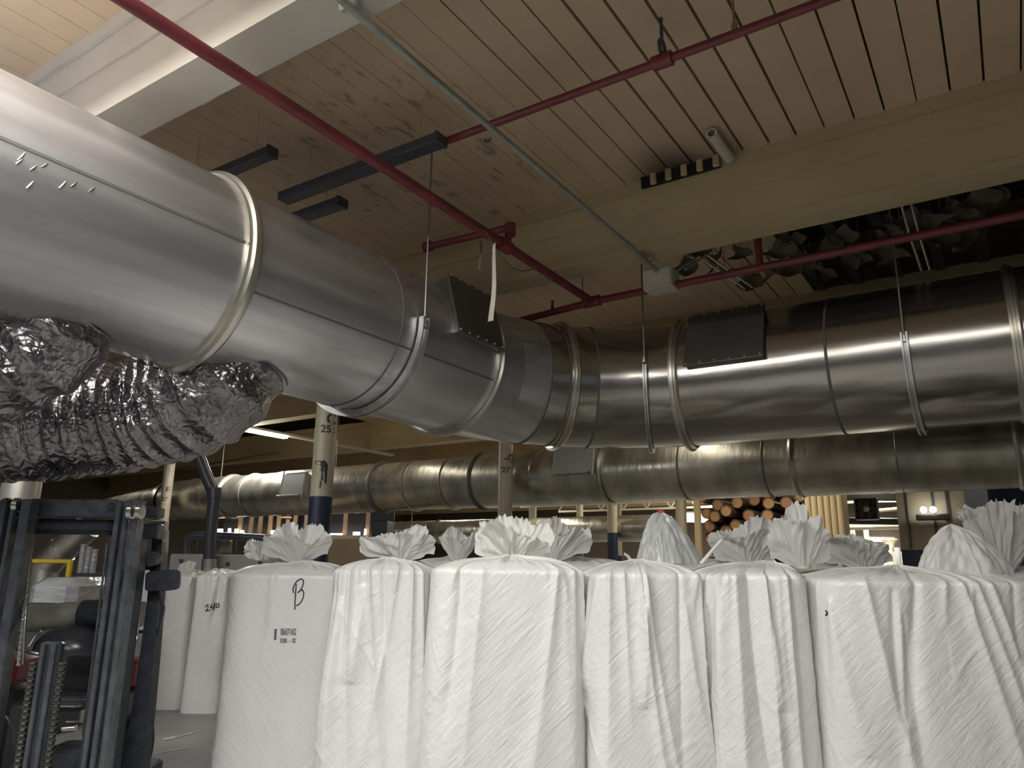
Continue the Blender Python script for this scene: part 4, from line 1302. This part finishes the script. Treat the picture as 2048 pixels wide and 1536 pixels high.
hbar(244, 292, 1316, 1372, 5.7, .3, M_FRED, 'red_cowl', b=.02)
hbar(112, 170, 1398, 1400, 5.0, .03, M_CHROME, 'bright_trim')
for (x0, x1, y) in ((30, 54, 1412), (120, 160, 1412), (132, 156, 1443)):
    hbar(x0, x1, y - 2, y + 2, 5.0, .02, M_CHROME, 'bright_trim', b=.003)
hbar(-40, 60, 1365, 1536, 5.5, .4, M_FORK, 'front_cowl', b=.03)
hbar(90, 210, 1490, 1620, 5.2, .3, M_FORK, 'carriage_plate', b=.02)
mb = MB(); mb.tube([atd(140 - 14, 1458, 5.05), atd(152, 1456, 5.05)], .02, 12); mb.build('hose_fitting', M_CHROME, fk)
mb = MB(); mb.tube(spl([tuple(atd(*p, 5.0)) for p in ((8, 1430), (18, 1442), (26, 1470), (28, 1500))], 6), .009, 8); mb.build('hydraulic_hose', M_FORKG, fk)
for pts in (((18, 1290), (30, 1262), (48, 1268)), ((58, 1292), (72, 1270), (82, 1262)), ((24, 1300), (40, 1296), (58, 1304), (78, 1308))):
    mb = MB(); mb.tube([atd(x, y, 4.95) for x, y in pts], .012, 8); mb.build('control_lever', M_CHROME, fk)
# overhead guard leg, lamp, mirror
mb = MB(); G = [(322, 1060, 5.2), (318, 1130, 5.2), (312, 1200, 5.2), (303, 1290, 5.2), (290, 1400, 5.2), (272, 1536, 5.2), (262, 1640, 5.2)]
P = []
for (x, y, D) in G:
    q = atd(x, y, D)
    w = .035 + .03 * max(0, (y - 1180) / 360)
    for sx, sy in ((-1, -1), (1, -1), (1, 1), (-1, 1)): P.append(q + R0 * w * sx + F0 * .05 * sy)
mb.grid(P, 4, len(G), True); gl = mb.build('guard_leg', M_FORK, fk, 30)
hbar(295, 324, 1014, 1036, 5.05, .12, M_FORK, 'guard_bracket'); hbar(298, 324, 1048, 1078, 5.05, .10, M_FORK, 'guard_bracket')
q = atd(304, 1118, 5.1); mb = MB(); mb.rev(q + F0 * .03, -F0, [(0, .02), (0, .05), (.05, .052), (.06, .046), (.058, .001)], 24); lp = mb.build('head_lamp', M_FORKG, fk)
hbar(286, 326, 1102, 1140, 5.2, .05, M_FORK, 'lamp_bracket')
a = atd(326, 1161, 5.08); Rm = RC @ np.array([[math.cos(-.12), 0, math.sin(.12)], [0, 1, 0], [-math.sin(.12), 0, math.cos(-.12)]])
Rm = RC @ np.array([[math.cos(.07), 0, -math.sin(.07)], [0, 1, 0], [math.sin(.07), 0, math.cos(.07)]])
mb = MB(); P = []
for dy, sc in ((.025, .75), (.02, .97), (-.01, 1), (-.022, .93)):
    for i in range(40):
        an = 2 * math.pi * i / 40; c_, s_ = math.cos(an), math.sin(an)
        P.append(a + Rm @ np.array([.112 * sc * math.copysign(abs(c_) ** .35, c_), dy, .066 * sc * math.copysign(abs(s_) ** .35, s_)]))
mb.grid(P, 40, 4, True); mb.f.append(tuple(range(40))); mb.f.append(tuple(range(159, 119, -1)))
mi = mb.build('side_mirror', M_FORK, fk)
mb = MB(); mb.tube([atd(318, 1180, 5.12), atd(322, 1200, 5.15), atd(327, 1215, 5.15), atd(318, 1270, 5.18)], .012, 8); mb.build('mirror_stem', M_FORK, mi)
hbar(232, 300, 1260, 1266, 5.3, .03, M_FORK, 'guard_rail')
mb = MB(); mb.tube([atd(250, 1262, 5.2), atd(262, 1268, 5.2), atd(272, 1280, 5.2), atd(277, 1230, 5.25)], .012, 8); mb.build('control_lever', M_CHROME, fk)
q = atd(258, 1500, 5.6); mb = MB(); mb.rev(q - R0 * .1, R0, [(0, .08), (0, .20), (.02, .24), (.16, .24), (.18, .20), (.18, .08)], 36); wh = mb.build('front_tyre', mat('black_rubber', (.02, .02, .02), .7), fk)
mb = MB(); mb.rev(q - R0 * .105, R0, [(0, .001), (0, .08), (.02, .1)], 24); mb.build('wheel_hub', M_FORKG, wh)
hbar(280, 288, 1500, 1640, 5.25, .08, M_FRED, 'red_sill', b=.01)
hbar(236, 280, 1380, 1450, 5.6, .3, M_MDARK, 'step_panel', b=.01)
hbar(212, 290, 1536, 1640, 5.6, .6, M_FORK, 'chassis', b=.02)
for sx in (30, 220):
    q = atd(sx, 1536, 4.6); mb = MB(); mb.bbox((q[0] - F0[0] * .5, q[1] - F0[1] * .5, .05), (.10, 1.0, .04), .01, RC); mb.build('fork_tine', M_FORKG, fk)

# vertical duct drop above the forklift
a, b = atd(4, 985, 7.3), atd(78, 985, 7.3); c = (a + b) / 2
t = thing('duct_drop', (c[0], c[1], 1.9), 'pale vertical duct drop showing above the forklift mast', 'duct')
mb = MB(); mb.rev((c[0], c[1], 1.9), (0, 0, 1), [(0, .17), (.5, .17)], 36); mb.build('duct_section', mat('pale_drop_steel', (.55, .53, .48), .35, .8), t)
mb = MB(); mb.rev((c[0], c[1], 2.4), (0, 0, 1), [(0, .17), (0, .19), (.04, .19), (.04, .17), (2.52, .17)], 36); mb.build('duct_collar', M_GALVO, t)

# ================================================================== LEFT BACKGROUND
def cbox(name, x0, x1, y0, y1, D, depth, m, label, cat, group=None, b=.02, floor=False, yaw=0.):
    a, c = atd(x0, y1, D), atd(x1, y0, D); w = (c - a) @ R0
    z0, z1 = (0.0 if floor else float(a[2])), float(c[2]); cc = (a + c) / 2 + F0 * depth / 2
    mb = MB(); mb.bbox((cc[0], cc[1], (z0 + z1) / 2), (w, depth, z1 - z0), b, rotz(YAW + yaw))
    return tag(mb.build(name, m, None), label, cat, group)


# slate machine with bent exhaust pipe, pale panel and tubular loop
t = thing('slate_machine', (*atd(430, 1140, 11)[:2], 0), 'slate-blue machine with a bent pole and pale panel behind the left bags', 'machine')
a, c = atd(330, 1190, 11), atd(545, 1110, 11)
mb = MB(); cc = (a + c) / 2 + F0 * .4; mb.bbox((cc[0], cc[1], float(c[2]) / 2), ((c - a) @ R0, .8, float(c[2])), .02, RC); bd = mb.build('machine_body', M_MACH, t)
mb = MB()
for px, py in ((362, 1122), (430, 1118), (455, 1128), (520, 1126)):
    q = atd(px, py, 10.98); mb.bbox(q, (.05, .02, .05), .006, RC)
mb.build('panel_knob', M_MDARK, bd)
mb = MB(); mb.tube(spl([tuple(atd(*p, 10.7)) for p in ((417, 1140), (422, 1060), (428, 1000), (427, 985), (412, 950), (395, 905), (388, 890))], 6), .083, 16); pl_ = mb.build('bent_pole', M_MDARK, t)
mb = MB(); q0, q1 = atd(428, 996, 10.7), atd(428.5, 976, 10.7); mb.tube([q0, q1], .098, 16); mb.build('pole_collar', M_MDARK, pl_)
mb = MB(); q0, q1 = atd(417, 1142, 10.65), atd(419, 1118, 10.65); mb.tube([q0, q1], .10, 16); mb.build('pole_socket', M_CHROME, pl_)
mb = MB(); mb.tube(spl([tuple(atd(*p, 11.3)) for p in ((372, 1112), (373, 1085), (384, 1073), (410, 1071), (520, 1076), (533, 1082), (535, 1112))], 6), .055, 14); mb.build('tube_loop', M_MDARK, t)
mb = MB()
for px in (392, 470, 492):
    mb.tube([atd(px, 1112, 11.4), atd(px + 1, 1080, 11.4)], .02, 8)
mb.build('loop_strut', M_MDARK, t)
cbox('gauge_panel', 437, 462, 1080, 1108, 11.6, .1, mat('grey_panel', (.15, .155, .15), .5), 'small grey panel seen through the tubular loop of the slate machine', 'panel', floor=False)

cbox('cardboard_box', 655, 736, 1076, 1112, 12.5, 1.0, M_CARD, 'large brown cardboard box right of the C 25 column', 'box', floor=True)
cbox('cardboard_box', 537, 622, 1070, 1100, 13, 1.0, M_CARD, 'brown cardboard box behind the neck of the B bag', 'box', floor=True)
cbox('navy_cabinet', 740, 775, 1040, 1120, 14.0, .8, M_NAVY, 'dark navy cabinet beside the brown cardboard box', 'cabinet', floor=True)
# slatted rack with lit gaps
t = thing('slat_rack', (*atd(530, 1100, 17)[:2], 0), 'brown slatted rack with bright gaps under the long duct', 'rack')
a, b = atd(428, 1075, 17), atd(780, 1075, 17); w = (b - a) @ R0
for zz, nm in ((2.25, 'shelf'), (3.0, 'shelf')):
    mb = MB(); cc = (a + b) / 2; mb.box((cc[0], cc[1], zz), (w, .6, .06), RC); mb.build(nm, M_CARDD, t)
mb = MB(); cc = (a + b) / 2 + F0 * .5; mb.box((cc[0], cc[1], 2.62), (w, .04, .8), RC); mb.build('back_panel', M_MDARK, t)
for px in (440, 600, 770):
    q = atd(px, 1060, 17); mb = MB(); mb.box((q[0], q[1], 1.12), (.1, .1, 2.24), RC); mb.build('rack_leg', M_CARDD, t)
for px in (480, 502, 520, 540, 557, 575, 590, 612, 690, 735):
    q = atd(px, 1060, 16.9); mb = MB(); mb.box((q[0], q[1], 2.62), (.09, .06, .78), RC); mb.build('slat_post', M_CARDD, t)
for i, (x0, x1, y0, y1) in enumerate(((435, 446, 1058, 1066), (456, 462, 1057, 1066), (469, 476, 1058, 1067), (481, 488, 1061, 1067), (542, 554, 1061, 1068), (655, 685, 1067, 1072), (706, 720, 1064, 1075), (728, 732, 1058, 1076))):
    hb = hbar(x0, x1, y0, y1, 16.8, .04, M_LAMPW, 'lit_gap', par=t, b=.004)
cbox('orange_sign', 560, 584, 1033, 1038, 16.5, .05, mat('faded_orange', (.42, .22, .10), .6), 'faded orange board under the long duct above the slatted rack', 'board')

# items seen through the mast
cbox('wrapped_bale', 46, 152, 1156, 1222, 7.6, .9, M_FILM, 'grey film-wrapped bale seen through the forklift mast', 'bale', b=.08, floor=False).location
mb = MB(); q = atd(100, 1300, 8.05); mb.bbox((q[0], q[1], .62), (.48, .6, 1.24), .02, RC); tag(mb.build('dark_crate', M_MDARK, None), 'dark crate under the film-wrapped bale', 'crate')
t = thing('yellow_guard_frame', (*atd(105, 1160, 8.6)[:2], 0), 'yellow tubular guard frame seen through the forklift mast', 'guard frame')
q = atd(141, 1122, 8.6)
mb = MB(); mb.bbox((q[0], q[1], q[2] / 2), (.05, .05, q[2]), .008, RC); mb.build('post', M_YEL, t)
a, b = atd(50, 1122, 8.6), atd(144, 1123, 8.6); mb = MB(); cc = (a + b) / 2; mb.bbox(cc, ((b - a) @ R0, .05, .045), .008, RC); mb.build('top_rail', M_YEL, t)
cbox('white_carton', 150, 198, 1186, 1212, 8.4, .4, mat('white_card', (.75, .72, .66), .6), 'tall white carton right of the film-wrapped bale', 'carton', floor=True)
cbox('printed_carton', 150, 190, 1164, 1186, 8.5, .25, mat('red_yellow_card', (.45, .10, .08), .6, col2=(.62, .45, .12), nscale=6, contrast=(.45, .55)), 'small red and yellow carton on the tall white carton', 'carton')
cbox('dark_bench', 143, 208, 1147, 1161, 9.0, .5, M_MDARK, 'dark bench behind the small red and yellow carton', 'bench', floor=True)
for i, px in enumerate((160, 172, 184)):
    q = atd(px, 1146, 9.3); mb = MB(); z1 = float(atd(px, 1088 + 5 * i, 9.3)[2]); P = []
    mb.rev((q[0], q[1], q[2]), (0, 0, 1), [(0, .035), (z1 - q[2], .035), (z1 - q[2], .02)], 14)
    tag(mb.build('wrapped_roll', M_FILM, None), ('first', 'middle', 'last')[i] + ' of the three grey wrapped rolls standing on the dark bench', 'roll', 'grey rolls on the bench')
t = thing('bent_vent_pipe', atd(110, 1120, 9.6), 'pale galvanised bent vent pipe seen through the mast above the yellow frame', 'pipe')
mb = MB(); mb.tube(spl([tuple(atd(*p, 9.6)) for p in ((80, 1400), (82, 1250), (88, 1150), (100, 1125), (125, 1100), (150, 1078), (175, 1055))], 6), .17, 20); mb.build('pipe_run', M_GALVO, t)
mb = MB(); q0, q1 = atd(118, 1106, 9.6), atd(126, 1099, 9.6); mb.tube([q0, q1], .185, 20); mb.build('pipe_collar', M_GALVO, t)
cbox('brown_partition', 40, 330, 1040, 1160, 13.5, .2, M_BROWNW, 'plain brown partition behind the forklift', 'partition', floor=True)

# lit strip light and its long tray
LX, LZ = -12.35, 4.2
a, b = atz(489, 859, LZ), atz(553, 868, LZ); c = atz(740, 906, LZ)
t = thing('fluorescent_light', (a[0], (a[1] + c[1]) / 2, LZ), 'lit fluorescent strip light showing under the big duct', 'light')
mb = MB(); mb.bbox((a[0], (a[1] + c[1]) / 2 + .3, LZ + .05), (.16, c[1] - a[1] + .9, .06), .01); mb.build('tray', M_WHT, t)
mb = MB(); mb.tube([(a[0] - .04, a[1] - .3, LZ), (a[0] - .04, b[1] + .35, LZ)], .035, 12); mb.tube([(a[0] + .05, a[1] - .3, LZ), (a[0] + .05, b[1] + .35, LZ)], .035, 12); mb.build('lamp_tube', M_LAMP, t)
area('fluorescent_glow', (a[0], (a[1] + b[1]) / 2, LZ - .06), (.12, 1.3), 60, (1, .97, .9))
# thin overhead pipes in the left bay
for i, (p, q, z, r, lab) in enumerate((((240, 958), (560, 905), 4.2, .03, 'long thin rusty pipe under the left bay ceiling'), ((300, 985), (560, 950), 3.9, .025, 'lower thin rusty pipe left of the long duct')   )):
    mb = MB(); mb.tube([atz(*p, z), atz(*q, z)], r, 8)
    for fr in (.15, .5, .85):
        w_ = atz(*p, z) * (1 - fr) + atz(*q, z) * fr; mb.tube([w_, (w_[0], w_[1], 4.9)], .008, 5)
    tag(mb.build('overhead_pipe', M_ROPE if i == 2 else M_CARDD, None), lab, 'pipe')

# ================================================================== RIGHT BACKGROUND
t = thing('wall_fan', aty(1732, 1020, 17.6), 'dark square fan hanging in the doorway right of the fluted column', 'fan')
a, b = aty(1714, 1037, 17.6), aty(1752, 999, 17.6); c = (a + b) / 2; s = b[0] - a[0]
mb = MB(); P = []
for y, k in ((17.55, 1.0), (17.75, 1.0)):
    pass
mb.bbox((c[0], 17.62, c[2] + s * .53), (s * 1.1, .2, s * .06), .005); mb.bbox((c[0], 17.62, c[2] - s * .53), (s * 1.1, .2, s * .06), .005)
mb.bbox((c[0] - s * .53, 17.62, c[2]), (s * .06, .2, s * 1.1), .005); mb.bbox((c[0] + s * .53, 17.62, c[2]), (s * .06, .2, s * 1.1), .005)
mb.box((c[0], 17.72, c[2]), (s * 1.08, .01, s * 1.08)); mb.build('fan_box', M_MDARK, t)
mb = MB()
for k in range(5):
    an = k * 2 * math.pi / 5; d = np.array([math.cos(an), 0, math.sin(an)]); e = np.array([-math.sin(an), 0, math.cos(an)])
    cc = np.array([c[0], 17.6, c[2]])
    mb.add([cc + d * .05 + e * .03, cc + d * s * .42 + e * .13 + np.array([0, .05, 0]), cc + d * s * .46 - e * .04, cc + d * .05 - e * .03], [(0, 1, 2, 3)])
mb.build('fan_blade', M_JOIST, t)
mb = MB(); mb.rev((c[0], 17.66, c[2]), (0, -1, 0), [(0, .06), (.08, .06), (.11, .001)], 20); mb.build('fan_hub', M_COND, t)
# beams, pipes and bright fittings in the doorway
for i, (y0, y1, D, lab) in enumerate(((985, 1000, 18.6, 'upper dark beam across the doorway above the fan'), (1036, 1048, 18.8, 'dark beam across the doorway below the fan'))):
    cbox('steel_beam', 1688, 1800, y0, y1, D, .2, M_JOIST, lab, 'beam')
def vp_(px, y0, y1, D, r, m, lab, name='white_pipe'):
    q = atd(px - .07 * (y1 - y0), y0, D); p = np.array([q[0], q[1], 0.0])
    mb = MB(); mb.tube([p, q], r, 14); return tag(mb.build(name, m, None), lab, 'pipe', 'pipes in the doorway')
M_PIPEW = mat('bright_white_pipe', (.78, .74, .60), .4)
vp_(1707, 1060, 1140, 20, .10, M_PIPEW, 'thick cream pipe at the left of the doorway')
vp_(1737, 1060, 1140, 21, .07, M_PIPEW, 'cream pipe left of the middle of the doorway')
vp_(1745, 1075, 1140, 22, .05, M_PIPEW, 'thin cream pipe in the middle of the doorway')
vp_(1781, 1085, 1140, 22, .10, M_PIPEW, 'stout white pipe with flared top right of the middle of the doorway')
vp_(1797, 1095, 1140, 23, .09, mat('pale_blue_pipe', (.72, .76, .85), .4), 'pale bluish pipe at the right of the doorway')
q = atd(1779, 1078, 22); mb = MB(); mb.rev((q[0], q[1], q[2] - .25), (0, 0, 1), [(0, .10), (.10, .12), (.22, .22), (.26, .22), (.26, .02)], 24); tag(mb.build('funnel', M_PIPEW, None), 'white flared funnel on top of the stout doorway pipe', 'funnel')
p, q = atd(1690, 1053, 19.6), atd(1800, 1051, 19.6); mb = MB(); mb.tube([p, q], .10, 14); tag(mb.build('white_pipe', M_PIPEW, None), 'level cream pipe across the doorway', 'pipe', 'pipes in the doorway')
p, q = atd(1750, 1022, 19.2), atd(1806, 1017, 19.2); mb = MB(); mb.tube([p, q], .05, 10); tag(mb.build('overhead_pipe', M_FLUTE, None), 'thin tan pipe beside the dark fan', 'pipe')
cbox('white_tank', 1752, 1806, 1104, 1135, 24, .8, mat('lit_white_tank', (.85, .86, .84), .4), 'bright white tank low in the doorway', 'tank', floor=True)
cbox('white_switch_box', 1840, 1856, 1110, 1116, 17.6, .1, M_PIPEW, 'small white box on the navy wall band', 'box')
cbox('tall_carton', 1845, 1860, 1117, 1134, 17.4, .3, M_KRAFT, 'orange-brown carton standing by the navy wall band', 'carton', floor=True)
# emergency light
q = aty(1857, 1030, 17.75)
t = thing('emergency_light', q, 'twin-headed emergency light with lit lamps on the taupe wall', 'light')
mb = MB(); mb.bbox(q + np.array([.08, 0, -.05]), (.62, .15, .12), .02); mb.build('housing', M_JOIST, t)
for dx in (-.07, .10):
    mb = MB(); mb.rev(q + np.array([dx, -.06, .10]), (0, -1, 0), [(0, .04), (.05, .065), (.055, .001)], 16); mb.build('lamp_head', M_LAMP, t)
pts = [aty(1880, 1033, 17.8), aty(1905, 1048, 17.8), aty(1930, 1050, 17.8), aty(1960, 1038, 17.99)]
mb = MB(); mb.tube(spl([tuple(p) for p in pts], 5), .012, 6); tag(mb.build('slack_cable', M_ROPE, None), 'slack cable drooping across the taupe wall from the emergency light', 'cable')
cbox('navy_curtain', 1985, 2080, 962, 1050, 11.2, .6, M_NAVY, 'dark navy hanging curtain behind the tallest bag neck', 'curtain')
# far trusses, far lamps
for i, yy in enumerate((19, 22, 25, 28)):
    t = thing('roof_truss', (-9, yy, 4.0), 'cream steel roof truss of the far hall, %s from the columns' % ('nearest', 'second', 'third', 'farthest')[i], 'truss', 'far roof trusses')
    mb = MB(); mb.box((-9, yy, 3.95), (14, .08, .08)); mb.build('bottom_chord', M_PIPEW, t)
    mb = MB()
    for k in range(14):
        x = -16 + k; mb.tube([(x, yy, 3.95), (x + .5, yy, 4.75)], .03, 6); mb.tube([(x + .5, yy, 4.75), (x + 1, yy, 3.95)], .03, 6)
    mb.build('web_bars', M_PIPEW, t)
for i, (px, py, D) in enumerate(((1390, 1036, 27), (1765, 1080, 30), (1320, 1040, 30), (1700, 1085, 31))):
    q = atd(px, py, D); t = thing('far_light', q, ('yellowish lit panel left of the tube rack post', 'lit strip deep in the doorway above the white funnel', 'small lit strip behind the clear bag neck', 'lit strip deep at the left of the doorway')[i], 'light')
    mb = MB(); mb.bbox(q, (.9, .08, .30 if i == 0 else .12), .02, RC); mb.build('lit_lens', M_LAMPW if i == 0 else M_LAMP, t)
    mb = MB(); mb.bbox(q + np.array([0, 0, .12 if i else .2]), (.94, .14, .06), .01, RC); mb.build('housing', M_WHT, t)
    mb = MB(); mb.tube([q + np.array([0, 0, .14]), np.array([q[0], q[1], 4.9])], .012, 6); mb.build('drop_rod', M_COND, t)
